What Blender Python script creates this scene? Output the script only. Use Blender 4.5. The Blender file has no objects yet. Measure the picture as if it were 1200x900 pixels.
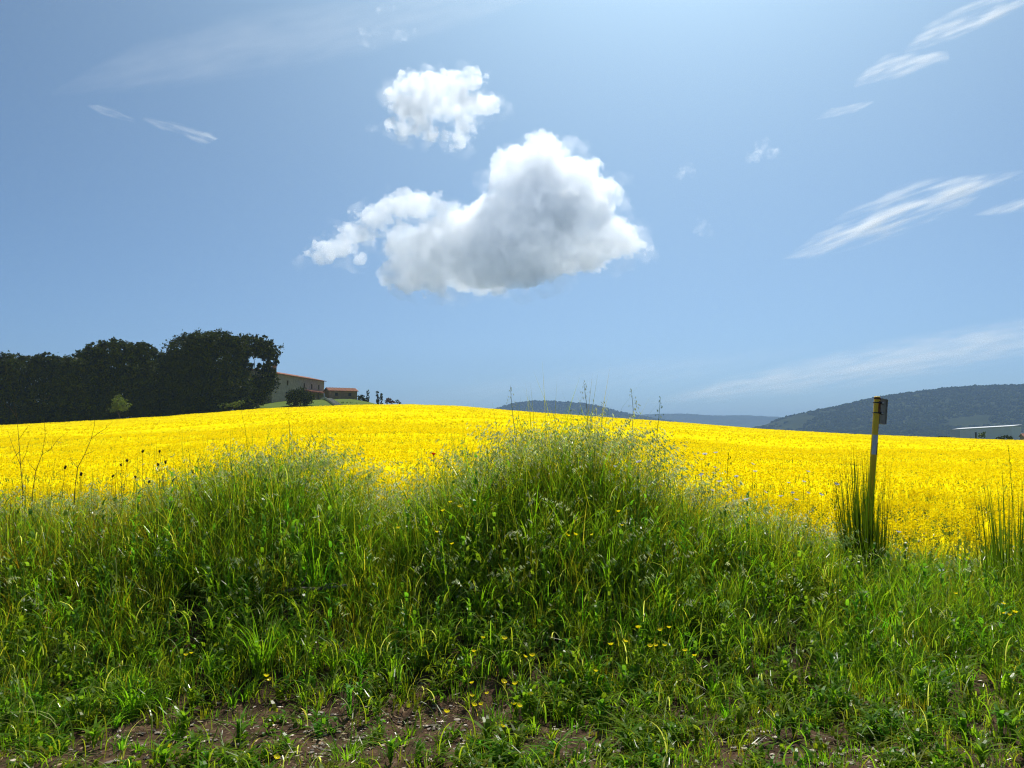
import bpy, bmesh, math, random
import numpy as np
from mathutils import Vector, Matrix

random.seed(7)
rng = np.random.default_rng(11)
sc = bpy.context.scene
COL = sc.collection
R = math.radians

# ------------------------------------------------------------------ camera, sky, sun, exposure
EYE = 1.6
FPX = 930.0            # focal length in pixels of the 1200 px wide photograph
HY = 511.0             # image row of the true horizon
PITCH = math.atan((HY - 450.0) / FPX)
cam_d = bpy.data.cameras.new('camera')
cam_d.sensor_width = 36.0
cam_d.lens = 36.0 * FPX / 1200.0
cam_d.clip_start = 0.05
cam_d.clip_end = 60000.0
cam = bpy.data.objects.new('camera', cam_d)
COL.objects.link(cam)
cam.location = (0, 0, EYE)
cam.rotation_euler = (R(90) + PITCH, 0, 0)
sc.camera = cam

SUN_EL, SUN_AZ = R(56), R(14)      # azimuth from +Y (view direction) towards +X
world = bpy.data.worlds.new("World")
sc.world = world
world.use_nodes = True
wn, wl = world.node_tree.nodes, world.node_tree.links
sky = wn.new('ShaderNodeTexSky')
sky.sky_type = 'NISHITA'
sky.sun_disc = False
sky.sun_elevation = SUN_EL
sky.sun_rotation = SUN_AZ
sky.altitude = 300
sky.air_density = 0.4
sky.dust_density = 3.4
sky.ozone_density = 3.0
bg = wn['Background']
bg.inputs['Strength'].default_value = 0.126
cool = wn.new('ShaderNodeMix'); cool.data_type = 'RGBA'; cool.blend_type = 'MULTIPLY'   # the camera's cool white balance
cool.inputs['Factor'].default_value = 1.0
cool.inputs[7].default_value = (0.60, 0.88, 1.0, 1)
wl.new(sky.outputs[0], cool.inputs[6])
wl.new(cool.outputs[2], bg.inputs['Color'])

sun_d = bpy.data.lights.new('sun', 'SUN')
sun_d.energy = 5.0
sun_d.angle = R(0.53)
sun_d.color = (1.0, 0.95, 0.86)
sun = bpy.data.objects.new('sun', sun_d)
COL.objects.link(sun)
sdir = Vector((math.sin(SUN_AZ) * math.cos(SUN_EL), math.cos(SUN_AZ) * math.cos(SUN_EL), math.sin(SUN_EL)))
sun.rotation_euler = (-sdir).to_track_quat('-Z', 'Y').to_euler()
sun.location = sdir * 50

vs = sc.view_settings
vs.view_transform = 'Standard'
vs.look = 'None'
vs.gamma = 1.0
vs.exposure = 0.15
vs.use_curve_mapping = False
cy = sc.cycles
cy.use_denoising = True
cy.denoising_prefilter = 'FAST'
cy.filter_width = 1.15
cy.max_bounces = 22
cy.diffuse_bounces = 3
cy.glossy_bounces = 2
cy.transmission_bounces = 4
cy.transparent_max_bounces = 8
cy.volume_bounces = 20
cy.sample_clamp_indirect = 6
cy.volume_max_steps = 400

# ------------------------------------------------------------------ helpers
def P(px, py, Y):
    """point on the ground plan at depth Y whose direction from the eye is the photograph's pixel"""
    a = (px - 600.0) / FPX
    c, s = math.cos(PITCH), math.sin(PITCH)
    v = (450.0 - py) / FPX
    dy, dz = c - v * s, s + v * c
    return Vector((a / dy * Y, Y, EYE + dz / dy * Y))

def hash2(ix, iy, seed=0):
    h = (ix.astype(np.int64) * 374761393 + iy.astype(np.int64) * 668265263 + seed * 974634777) & 0xFFFFFFFF
    h = ((h ^ (h >> 13)) * 1274126177) & 0xFFFFFFFF
    h = h ^ (h >> 16)
    return (h & 0xFFFFFF) / float(0xFFFFFF)

def vnoise(x, y, seed=0):
    ix, iy = np.floor(x), np.floor(y)
    fx, fy = x - ix, y - iy
    fx = fx * fx * (3 - 2 * fx); fy = fy * fy * (3 - 2 * fy)
    a = hash2(ix, iy, seed); b = hash2(ix + 1, iy, seed)
    c = hash2(ix, iy + 1, seed); d = hash2(ix + 1, iy + 1, seed)
    return (a * (1 - fx) + b * fx) * (1 - fy) + (c * (1 - fx) + d * fx) * fy

def fbm(x, y, seed=0, oct=4):
    s, a, t = 0.0, 0.5, 0.0
    for o in range(oct):
        s = s + a * vnoise(x * 2 ** o, y * 2 ** o, seed + o * 17)
        t += a; a *= 0.5
    return s / t

def noise3(x, y, z, seed=0):
    out = 0.0
    ix, iy, iz = np.floor(x), np.floor(y), np.floor(z)
    fx, fy, fz = x - ix, y - iy, z - iz
    fx = fx * fx * (3 - 2 * fx); fy = fy * fy * (3 - 2 * fy); fz = fz * fz * (3 - 2 * fz)
    def h(a, b, c): return hash2(a + 57 * c, b + 131 * c, seed)
    for dz in (0, 1):
        wz = fz if dz else 1 - fz
        out = out + wz * ((h(ix, iy, iz + dz) * (1 - fx) + h(ix + 1, iy, iz + dz) * fx) * (1 - fy)
                          + (h(ix, iy + 1, iz + dz) * (1 - fx) + h(ix + 1, iy + 1, iz + dz) * fx) * fy)
    return out

def sstep(a, b, x):
    t = np.clip((x - a) / (b - a), 0, 1)
    return t * t * (3 - 2 * t)

class MB:
    """collects vertices and faces for one mesh"""
    def __init__(self):
        self.V, self.F, self.T, self.n = [], {}, [], 0
    def add(self, V, F, tint=None):
        V = np.asarray(V, dtype=np.float64).reshape(-1, 3)
        F = np.asarray(F, dtype=np.int64)
        if F.size:
            self.F.setdefault(F.shape[1], []).append(F + self.n)
        self.V.append(V)
        if tint is None:
            tint = np.ones((len(V), 3))
        self.T.append(np.asarray(tint, dtype=np.float64).reshape(-1, 3))
        self.n += len(V)
        return self
    def tube(self, pts, radii, sides=6, cap=True, tint=None):
        pts = [Vector(p) for p in pts]
        V, F = [], []
        n = len(pts)
        ref = Vector((0.3, 1, 0.1)).normalized()
        for i, p in enumerate(pts):
            d = (pts[min(i + 1, n - 1)] - pts[max(i - 1, 0)]).normalized()
            a = d.cross(ref)
            if a.length < 1e-3: a = d.cross(Vector((1, 0, 0)))
            a.normalize(); b = d.cross(a)
            for k in range(sides):
                t = 2 * math.pi * k / sides
                V.append(p + (a * math.cos(t) + b * math.sin(t)) * radii[i])
        for i in range(n - 1):
            for k in range(sides):
                k2 = (k + 1) % sides
                F.append((i * sides + k, i * sides + k2, (i + 1) * sides + k2, (i + 1) * sides + k))
        if cap:
            V.append(pts[0]); V.append(pts[-1])
            T = []
            for k in range(sides):
                k2 = (k + 1) % sides
                T.append((n * sides, k2, k))
                T.append((n * sides + 1, (n - 1) * sides + k, (n - 1) * sides + k2))
            n0 = self.n
            tt = None if tint is None else np.tile(tint, (len(V), 1))
            self.add([tuple(v) for v in V], F, tt)
            self.F.setdefault(3, []).append(np.asarray(T) + n0)
        else:
            self.add([tuple(v) for v in V], F, None if tint is None else np.tile(tint, (len(V), 1)))
        return self
    def box(self, c, s, M=None):
        c, s = np.asarray(c, float), np.asarray(s, float) / 2
        sg = np.array([(-1,-1,-1),(1,-1,-1),(1,1,-1),(-1,1,-1),(-1,-1,1),(1,-1,1),(1,1,1),(-1,1,1)], float)
        V = sg * s + c
        if M is not None:
            V = np.array([tuple(M @ Vector(v)) for v in V])
        return self.add(V, [(0,3,2,1),(4,5,6,7),(0,1,5,4),(1,2,6,5),(2,3,7,6),(3,0,4,7)])
    def build(self, name, mat, parent=None, smooth=False):
        V = np.concatenate(self.V); T = np.concatenate(self.T)
        me = bpy.data.meshes.new(name)
        me.vertices.add(len(V))
        me.vertices.foreach_set('co', V.astype(np.float32).ravel())
        loops, starts, off = [], [], 0
        for k, fs in self.F.items():
            f = np.concatenate(fs)
            loops.append(f.ravel())
            starts.append(off + np.arange(len(f)) * k)
            off += f.size
        loops = np.concatenate(loops); starts = np.concatenate(starts)
        me.loops.add(len(loops)); me.loops.foreach_set('vertex_index', loops.astype(np.int32))
        me.polygons.add(len(starts)); me.polygons.foreach_set('loop_start', starts.astype(np.int32))
        me.polygons.foreach_set('use_smooth', np.full(len(starts), bool(smooth)))
        me.update(calc_edges=True)
        at = me.attributes.new('tint', 'FLOAT_COLOR', 'POINT')
        at.data.foreach_set('color', np.concatenate([T, np.ones((len(T), 1))], 1).astype(np.float32).ravel())
        for m in (mat if isinstance(mat, (list, tuple)) else [mat]):
            me.materials.append(m)
        o = bpy.data.objects.new(name, me)
        COL.objects.link(o)
        if parent is not None: o.parent = parent
        return o

def tag(o, label=None, cat=None, group=None, kind=None):
    if label: o['label'] = label
    if cat: o['category'] = cat
    if group: o['group'] = group
    if kind: o['kind'] = kind
    return o

def thing(name, label, cat, loc=(0, 0, 0), rz=0.0, group=None):
    o = bpy.data.objects.new(name, None)
    o.empty_display_size = 0.2
    COL.objects.link(o)
    o.location = loc; o.rotation_euler = (0, 0, rz)
    return tag(o, label, cat, group)

def blades(root, h, w, az, bend, face=None, segs=4, tint=None, droop=0.5, prof=0.8):
    """grass blades: arrays of roots (N,3), heights, widths, azimuth of the bend, bend amount"""
    N = len(root)
    t = np.linspace(0, 1, segs + 1)[None, :]
    h = np.asarray(h)[:, None]; bend = np.asarray(bend)[:, None]
    hor = h * bend * t ** 2
    ver = h * (t - droop * bend * t ** 2.6)
    ca, sa = np.cos(az)[:, None], np.sin(az)[:, None]
    cx = root[:, 0:1] + ca * hor; cyy = root[:, 1:2] + sa * hor; cz = root[:, 2:3] + ver
    if face is None: face = az + np.pi / 2
    fx, fy = np.cos(face)[:, None], np.sin(face)[:, None]
    ww = np.asarray(w)[:, None] * 0.5 * np.maximum((1 - t) ** prof * (0.75 + 0.5 * np.minimum(t * 3, 1)), 0.04)
    V = np.empty((N, segs + 1, 2, 3))
    V[:, :, 0, 0] = cx - fx * ww; V[:, :, 0, 1] = cyy - fy * ww; V[:, :, 0, 2] = cz
    V[:, :, 1, 0] = cx + fx * ww; V[:, :, 1, 1] = cyy + fy * ww; V[:, :, 1, 2] = cz
    base = np.arange(N)[:, None] * (2 * (segs + 1)) + (np.arange(segs) * 2)[None, :]
    F = np.stack([base, base + 1, base + 3, base + 2], -1).reshape(-1, 4)
    T = None if tint is None else np.repeat(tint, 2 * (segs + 1), axis=0)
    return V.reshape(-1, 3), F, T

def quads(c, a, b, tint=None):
    """quads with centre c and half axes a, b (all (N,3)), drawn as diamonds"""
    V = np.stack([c - a, c + b, c + a, c - b], 1)
    F = (np.arange(len(c)) * 4)[:, None] + np.arange(4)[None, :]
    return V.reshape(-1, 3), F, None if tint is None else np.repeat(tint, 4, axis=0)

def rand_unit(n):
    v = rng.normal(size=(n, 3))
    return v / np.linalg.norm(v, axis=1, keepdims=True)

def perp(v):
    r = rand_unit(len(v))
    p = np.cross(v, r)
    return p / np.maximum(np.linalg.norm(p, axis=1, keepdims=True), 1e-6)

# ------------------------------------------------------------------ materials
def newmat(name):
    m = bpy.data.materials.new(name)
    m.use_nodes = True
    n = m.node_tree.nodes
    n.clear()
    out = n.new('ShaderNodeOutputMaterial')
    return m, n, m.node_tree.links, out

def leafmat(name, col, trans=0.45, tcol=None, gloss=0.06, rough=0.35, vary=True):
    m, n, l, out = newmat(name)
    att = n.new('ShaderNodeAttribute'); att.attribute_name = 'tint'
    def mul(c):
        mx = n.new('ShaderNodeMix'); mx.data_type = 'RGBA'; mx.blend_type = 'MULTIPLY'
        mx.inputs['Factor'].default_value = 1.0
        l.new(att.outputs['Color'], mx.inputs[6])
        mx.inputs[7].default_value = (*c, 1)
        return mx.outputs[2]
    d = n.new('ShaderNodeBsdfDiffuse'); l.new(mul(col), d.inputs['Color'])
    t = n.new('ShaderNodeBsdfTranslucent'); l.new(mul(tcol or col), t.inputs['Color'])
    mx = n.new('ShaderNodeMixShader'); mx.inputs[0].default_value = trans
    l.new(d.outputs[0], mx.inputs[1]); l.new(t.outputs[0], mx.inputs[2])
    res = mx.outputs[0]
    if gloss > 0:
        g = n.new('ShaderNodeBsdfGlossy'); g.inputs['Roughness'].default_value = rough
        m2 = n.new('ShaderNodeMixShader'); m2.inputs[0].default_value = gloss
        l.new(res, m2.inputs[1]); l.new(g.outputs[0], m2.inputs[2]); res = m2.outputs[0]
    l.new(res, out.inputs['Surface'])
    return m

def noisemat(name, c1, c2, scale=5.0, rough=0.8, detail=6, c3=None, bump=0.0, spec=0.3, stretch=(1, 1, 1), coords='Object', metallic=0):
    m, n, l, out = newmat(name)
    p = n.new('ShaderNodeBsdfPrincipled')
    p.inputs['Roughness'].default_value = rough
    p.inputs['Metallic'].default_value = metallic
    p.inputs['Specular IOR Level'].default_value = spec
    tc = n.new('ShaderNodeTexCoord'); mp = n.new('ShaderNodeMapping')
    mp.inputs['Scale'].default_value = stretch
    l.new(tc.outputs[coords], mp.inputs['Vector'])
    nz = n.new('ShaderNodeTexNoise'); nz.inputs['Scale'].default_value = scale; nz.inputs['Detail'].default_value = detail
    nz.inputs['Roughness'].default_value = 0.65
    l.new(mp.outputs[0], nz.inputs['Vector'])
    r = n.new('ShaderNodeValToRGB')
    r.color_ramp.elements[0].position = 0.35; r.color_ramp.elements[0].color = (*c1, 1)
    r.color_ramp.elements[1].position = 0.65; r.color_ramp.elements[1].color = (*c2, 1)
    if c3:
        e = r.color_ramp.elements.new(0.72); e.color = (*c3, 1)
    l.new(nz.outputs[0], r.inputs[0]); l.new(r.outputs[0], p.inputs['Base Color'])
    if bump:
        b = n.new('ShaderNodeBump'); b.inputs['Strength'].default_value = bump
        b.inputs['Distance'].default_value = 0.02
        l.new(nz.outputs[0], b.inputs['Height']); l.new(b.outputs[0], p.inputs['Normal'])
    l.new(p.outputs[0], out.inputs['Surface'])
    return m

M_grass = leafmat('grass_blades', (0.100, 0.168, 0.009), 0.54, (0.29, 0.45, 0.010), 0.018, 0.25)
M_weed = leafmat('weed_leaves', (0.085, 0.150, 0.010), 0.48, (0.22, 0.38, 0.010), 0.012, 0.3)
M_straw = leafmat('pale_seed_heads', (0.58, 0.60, 0.32), 0.5, (0.70, 0.73, 0.38), 0.05, 0.35)
M_dry = leafmat('dry_stems', (0.16, 0.11, 0.05), 0.2, None, 0.02)
M_dark = leafmat('dark_seed_heads', (0.025, 0.016, 0.012), 0.1, None, 0.02)
M_petal = leafmat('rapeseed_petals', (0.82, 0.67, 0.003), 0.45, (0.86, 0.71, 0.003), 0.0)
M_rapegreen = leafmat('rapeseed_greenery', (0.09, 0.14, 0.02), 0.45, (0.16, 0.24, 0.02), 0.03)
M_butter = leafmat('buttercup_petals', (0.90, 0.76, 0.01), 0.45, None, 0.04, 0.2)
M_white = leafmat('white_petals', (0.75, 0.74, 0.76), 0.4, None, 0.0)
M_red = leafmat('poppy_petals', (0.62, 0.03, 0.01), 0.4, None, 0.0)
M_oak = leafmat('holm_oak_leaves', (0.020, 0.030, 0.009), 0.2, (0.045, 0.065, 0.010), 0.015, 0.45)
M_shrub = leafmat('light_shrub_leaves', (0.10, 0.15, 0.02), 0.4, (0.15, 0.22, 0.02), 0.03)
M_rust_leaf = leafmat('reddish_leaves', (0.16, 0.075, 0.06), 0.3, None, 0.0)
M_forest = leafmat('hill_forest_leaves', (0.016, 0.024, 0.010), 0.1, None, 0.0)
M_bark = noisemat('bark', (0.05, 0.04, 0.03), (0.12, 0.09, 0.07), 8, 0.9, bump=0.4)
M_stone = noisemat('pebbles', (0.20, 0.17, 0.14), (0.45, 0.41, 0.36), 30, 0.85, coords='Object')

# ------------------------------------------------------------------ terrain functions
CREST = np.array([(-200, 500), (0, 498), (100, 493), (200, 487), (300, 479), (400, 474.5), (480, 473.5), (540, 475.5), (600, 481), (700, 488),
                  (800, 495), (900, 503), (1000, 508.5), (1100, 512.5), (1200, 516), (1400, 518)], float)
CU = (CREST[:, 0] - 600) / FPX
CE = (HY - CREST[:, 1]) / FPX
ZC0 = 0.44              # height of the flowering canopy at the near edge
CROP = 1.05             # height of the crop
def Dfar(u): return np.interp(u, [-0.7, -0.3, 0.0, 0.3, 0.7], [182, 192, 205, 215, 220])
def canopy(x, y):
    u = np.clip(x / np.maximum(y, 1.0), -1.0, 1.0)
    D = Dfar(u); E = np.interp(u, CU, CE)
    k = (EYE + E * D - ZC0) / (D - 8.0)
    yy = np.minimum(y, D)
    z = ZC0 + k * (yy - 8.0)
    z = z + (fbm(x / 11.0, y / 6.0, 3, 4) - 0.5) * 0.75 * sstep(10, 30, y) * (1 - sstep(0.86, 1.0, y / D))
    L = sstep(-0.10, -0.21, u) ; Lr = sstep(-0.40, -0.31, u)
    over = np.maximum(y - D, 0)
    up = (0.125 * np.minimum(over, 33.0) + 0.03 * np.clip(over - 33.0, 0, 40)) * L * Lr
    down = -0.035 * np.minimum(over, 400.0) * (1 - L)
    z = z + up + np.where(u > 0.2, down * 0.25, down)
    return z
TOPX = np.array([-9, -5.2, -4.4, -3.75, -3.2, -2.7, -2.0, -1.6, -1.25, -0.95, -0.6, 0, 0.38, 0.75, 1.05, 1.35, 1.9, 2.3, 2.7, 3.2, 3.6, 4.2, 5, 9])
TOPZ = np.array([1.30, 1.30, 1.30, 1.33, 1.40, 1.64, 1.80, 1.70, 1.38, 1.34, 1.62, 1.84, 1.93, 1.86, 1.66, 1.44, 1.28, 1.12, 1.00, 0.88, 0.78, 0.74, 0.78, 0.78])
def top_line(x): return np.interp(x, TOPX, TOPZ)
def grass_h(x, y):
    T = top_line(x)
    Hc = 0.30 + 0.42 * T
    H = 0.10 + 0.20 * sstep(4.1, 5.3, y) + (Hc - 0.30) * sstep(5.0, 6.9, y)
    H = H * (0.75 + 0.55 * fbm(x * 1.1, y * 1.1, 21, 3))
    return H * (1 - 0.4 * sstep(7.5, 8.6, y))
def ground(x, y):
    x = np.asarray(x, float); y = np.asarray(y, float)
    T = top_line(x)
    crest = np.maximum(T - (0.30 + 0.42 * T), 0.02)
    wob = (fbm(x * 0.8 + 40, y * 0.8, 5, 3) - 0.5) * 0.10
    bank = crest * sstep(4.5, 6.9, y) + wob * sstep(3.0, 4.5, y)
    field = canopy(x, np.maximum(y, 8.0)) - CROP
    f = sstep(7.5, 9.0, y)
    return bank * (1 - f) + field * f
def g1(x, y): return float(ground(np.array([x]), np.array([y]))[0])

# ------------------------------------------------------------------ ground sheet
def build_ground():
    th = np.concatenate([np.arange(-180, -52, 6.0), np.arange(-52, 52, 0.5), np.arange(52, 180, 6.0)])
    th = np.radians(th)
    r = np.concatenate([[0.5, 1.2, 2.0, 2.6], np.arange(3.0, 10.0, 0.12), 10.0 * 1.045 ** np.arange(0, 153)])
    r = r[r < 7600]; r = np.append(r, 7600.0)
    RR, TT = np.meshgrid(r, th, indexing='ij')
    X, Y = RR * np.sin(TT), RR * np.cos(TT)
    Z = ground(X, Y)
    Z = Z + (fbm(X * 6, Y * 6, 31, 2) - 0.5) * 0.03 * (RR < 10)
    Z = np.where(Y < 2.5, 0.0 + Z * 0, Z)
    nr, nt = RR.shape
    V = np.stack([X, Y, Z], -1).reshape(-1, 3)
    i = np.arange(nr - 1)[:, None] * nt; j = np.arange(nt)[None, :]; j2 = (j + 1) % nt
    F = np.stack([i + j, i + nt + j, i + nt + j2, i + j2], -1).reshape(-1, 4)
    F = F[:, ::-1]
    mb = MB().add(V, F)
    n0 = mb.n
    mb.add([(0, 0, 0)], np.zeros((0, 3)))
    mb.F.setdefault(3, []).append(np.stack([np.full(nt, n0), (np.arange(nt) + 1) % nt, np.arange(nt)], -1))
    m, n, l, out = newmat('soil_and_meadow')
    p = n.new('ShaderNodeBsdfPrincipled'); p.inputs['Roughness'].default_value = 0.95
    p.inputs['Specular IOR Level'].default_value = 0.1
    geo = n.new('ShaderNodeNewGeometry')
    sep = n.new('ShaderNodeSeparateXYZ'); l.new(geo.outputs['Position'], sep.inputs[0])
    def noise(scale, detail=6, rough=0.6):
        z = n.new('ShaderNodeTexNoise'); z.inputs['Scale'].default_value = scale
        z.inputs['Detail'].default_value = detail; z.inputs['Roughness'].default_value = rough
        l.new(geo.outputs['Position'], z.inputs['Vector']); return z.outputs[0]
    def ramp(f, els):
        q = n.new('ShaderNodeValToRGB')
        q.color_ramp.elements[0].position, q.color_ramp.elements[0].color = els[0][0], (*els[0][1], 1)
        q.color_ramp.elements[1].position, q.color_ramp.elements[1].color = els[-1][0], (*els[-1][1], 1)
        for e in els[1:-1]:
            k = q.color_ramp.elements.new(e[0]); k.color = (*e[1], 1)
        l.new(f, q.inputs[0]); return q.outputs[0]
    soil = ramp(noise(9), [(0.3, (0.022, 0.012, 0.007)), (0.5, (0.055, 0.032, 0.019)), (0.62, (0.10, 0.058, 0.034)), (0.75, (0.20, 0.15, 0.11))])
    mead = ramp(noise(0.25), [(0.3, (0.065, 0.105, 0.012)), (0.55, (0.09, 0.135, 0.015)), (0.75, (0.13, 0.13, 0.03))])
    mr = n.new('ShaderNodeMapRange'); l.new(sep.outputs['Y'], mr.inputs[0])
    mr.inputs[1].default_value = 150; mr.inputs[2].default_value = 180
    mx = n.new('ShaderNodeMix'); mx.data_type = 'RGBA'
    l.new(mr.outputs[0], mx.inputs['Factor']); l.new(soil, mx.inputs[6]); l.new(mead, mx.inputs[7])
    far = ramp(noise(0.01), [(0.35, (0.05, 0.065, 0.022)), (0.55, (0.08, 0.085, 0.035)), (0.7, (0.11, 0.095, 0.05))])
    mr2 = n.new('ShaderNodeMapRange'); l.new(sep.outputs['Y'], mr2.inputs[0])
    mr2.inputs[1].default_value = 300; mr2.inputs[2].default_value = 420
    mx2 = n.new('ShaderNodeMix'); mx2.data_type = 'RGBA'
    l.new(mr2.outputs[0], mx2.inputs['Factor']); l.new(mx.outputs[2], mx2.inputs[6]); l.new(far, mx2.inputs[7])
    l.new(mx2.outputs[2], p.inputs['Base Color'])
    b = n.new('ShaderNodeBump'); b.inputs['Strength'].default_value = 0.6; b.inputs['Distance'].default_value = 0.02
    l.new(noise(40, 5, 0.7), b.inputs['Height']); l.new(b.outputs[0], p.inputs['Normal'])
    l.new(p.outputs[0], out.inputs['Surface'])
    o = mb.build('ground', m, smooth=True)
    tag(o, 'brown stony soil of the bank and green meadow beyond the field', kind='structure')
build_ground()

# ------------------------------------------------------------------ hills
def build_hill(name, label, D, pts, depth_f, depth_b, step, bump, seed, forest=0, tree=12.0):
    pts = np.array(pts, float)
    xr = np.array([P(a, b, D).x for a, b in pts]); zr = np.array([P(a, b, D).z for a, b in pts])
    xs = np.arange(xr[0], xr[-1] + step, step)
    ts = np.linspace(-1, 1, 61)
    X, T = np.meshgrid(xs, ts, indexing='ij')
    ridge = np.interp(X, xr, zr)
    # smooth the traced ridge a little
    ker = np.ones(9) / 9
    rl = np.convolve(np.pad(np.interp(xs, xr, zr), 4, mode='edge'), ker, 'valid')
    ridge = rl[:, None] * np.ones_like(T)
    Y = D + np.where(T < 0, T * depth_f, T * depth_b)
    prof = np.where(T < 0, 1 - np.abs(T) ** 1.25, 1 - np.abs(T) ** 1.3)
    gul = (fbm(X / (depth_f * 0.35), Y / (depth_f * 0.6), seed, 4) - 0.5)
    Z = (ridge + 14) * prof * (1 + gul * 0.7 * (1 - np.clip(1 - np.abs(T) * 3, 0, 1))) - 14
    Z = Z + (fbm(X / 14, Y / 14, seed + 5, 3) - 0.5) * bump
    Z = np.maximum(Z, -9.0)
    nx, nt = X.shape
    V = np.stack([X, Y, Z], -1).reshape(-1, 3)
    i = np.arange(nx - 1)[:, None] * nt; j = np.arange(nt - 1)[None, :]
    F = np.stack([i + j, i + nt + j, i + nt + j + 1, i + j + 1], -1).reshape(-1, 4)
    o = MB().add(V, F).build(name, M_hill, smooth=True)
    tag(o, label, kind='structure')
    if forest:
        mx = rng.integers(0, nx - 1, forest); mt = rng.integers(0, int(nt * 0.56), forest)
        fx, ft = rng.random(forest), rng.random(forest)
        c = (V.reshape(nx, nt, 3)[mx, mt] * (1 - fx[:, None]) + V.reshape(nx, nt, 3)[np.minimum(mx + 1, nx - 1), mt] * fx[:, None])
        c = c * (1 - ft[:, None]) + V.reshape(nx, nt, 3)[mx, np.minimum(mt + 1, nt - 1)] * ft[:, None]
        dens = fbm(c[:, 0] / 160, c[:, 1] / 160, seed + 9, 3)
        c = c[(dens > 0.36) & (c[:, 2] > -5)]
        k = len(c)
        ico = bmesh.new(); bmesh.ops.create_icosphere(ico, subdivisions=1, radius=1.0)
        iv = np.array([tuple(v.co) for v in ico.verts]); jf = np.array([[v.index for v in f.verts] for f in ico.faces]); ico.free()
        s = tree * (0.35 + 0.4 * rng.random(k))
        VV = iv[None] * s[:, None, None] * (0.7 + 0.6 * rng.random((k, len(iv), 1))) * np.array([1, 1, 0.85])
        VV = VV + c[:, None, :] + np.array([0, 0, 1.0]) * s[:, None, None] * 0.3
        FF = (np.arange(k) * len(iv))[:, None, None] + jf[None]
        tt = np.repeat(0.55 + 0.9 * rng.random((k, 1)) * np.array([[1.1, 1, 0.8]]), len(iv), axis=0)
        fo = MB().add(VV.reshape(-1, 3), FF.reshape(-1, 3), tt).build(name + '_forest', M_forest)
        tag(fo, 'dark woodland covering ' + ('the near hill on the right' if name == 'hill' else 'the distant hill in the middle'), 'forest', kind='stuff')
M_hill = noisemat('hillside', (0.018, 0.024, 0.012), (0.035, 0.042, 0.02), 0.012, 1.0, 8, spec=0.0)
build_hill('hill', 'broad wooded hill on the right behind the field', 2500,
           [(850, 511), (890, 501), (930, 487), (975, 478), (1000, 472.5), (1030, 466), (1060, 461.5), (1100, 456), (1150, 452.5), (1195, 451.5), (1300, 447), (1500, 462), (1700, 500)],
           900, 500, 9.0, 6, 41, forest=24000, tree=8)
build_hill('distant_hill', 'rounded blue hill behind the field crest', 4000,
           [(500, 506), (560, 486), (590, 476), (615, 470.5), (645, 470.5), (680, 472.5), (705, 477), (730, 484.5), (760, 490), (820, 500), (860, 511)], 700, 600, 12.0, 8, 52, forest=7000, tree=11)
build_hill('far_ridge', 'pale blue ridge farthest away between the two hills', 6000,
           [(640, 502), (720, 487.5), (770, 485), (800, 484.5), (830, 487), (870, 486.5), (900, 487.5), (940, 491), (1000, 498), (1100, 500)], 600, 600, 20.0, 10, 63)

# ------------------------------------------------------------------ haze
def build_haze(density):
    mb = MB().box((0, 0, 0), (1, 1, 1))
    m, n, l, out = newmat('haze_air')
    v = n.new('ShaderNodeVolumePrincipled')
    v.inputs['Color'].default_value = (0.42, 0.64, 1.0, 1)
    v.inputs['Density'].default_value = density
    v.inputs['Anisotropy'].default_value = 0.0
    l.new(v.outputs[0], out.inputs['Volume'])
    try: m.cycles.homogeneous_volume = True
    except Exception: pass
    o = mb.build('haze', m)
    o.scale = (15400, 15400, 235); o.location = (0, 0, 235 / 2 - 18)
    tag(o, 'thin pale blue air haze over the whole landscape', 'haze', kind='stuff')
build_haze(0.00014)

# ------------------------------------------------------------------ clouds
def cloud_mat(name, density, scale, lo, hi, stretch=(1, 1, 1), rot=0.0, step=0.25, detail=5, aniso=0.35):
    m, n, l, out = newmat(name)
    tc = n.new('ShaderNodeTexCoord'); mp = n.new('ShaderNodeMapping')
    mp.inputs['Scale'].default_value = stretch; mp.inputs['Rotation'].default_value = (0, rot, 0)
    mp.vector_type = 'TEXTURE' if rot else 'POINT'
    if rot: mp.inputs['Scale'].default_value = tuple(1 / s for s in stretch)
    l.new(tc.outputs['Object'], mp.inputs['Vector'])
    nz = n.new('ShaderNodeTexNoise'); nz.inputs['Scale'].default_value = scale; nz.inputs['Detail'].default_value = detail
    nz.inputs['Roughness'].default_value = 0.6
    l.new(mp.outputs[0], nz.inputs['Vector'])
    mr = n.new('ShaderNodeMapRange'); mr.interpolation_type = 'SMOOTHSTEP'
    mr.inputs[1].default_value = lo; mr.inputs[2].default_value = hi
    mr.inputs[3].default_value = 0.0; mr.inputs[4].default_value = density
    l.new(nz.outputs[0], mr.inputs[0])
    v = n.new('ShaderNodeVolumePrincipled')
    v.inputs['Color'].default_value = (0.964, 0.979, 0.999, 1)  # bluish tint put in for blue air light over the shaded core
    v.inputs['Anisotropy'].default_value = aniso
    l.new(mr.outputs[0], v.inputs['Density'])
    l.new(v.outputs[0], out.inputs['Volume'])
    try: m.cycles.volume_step_rate = step
    except Exception: pass
    return m

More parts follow.
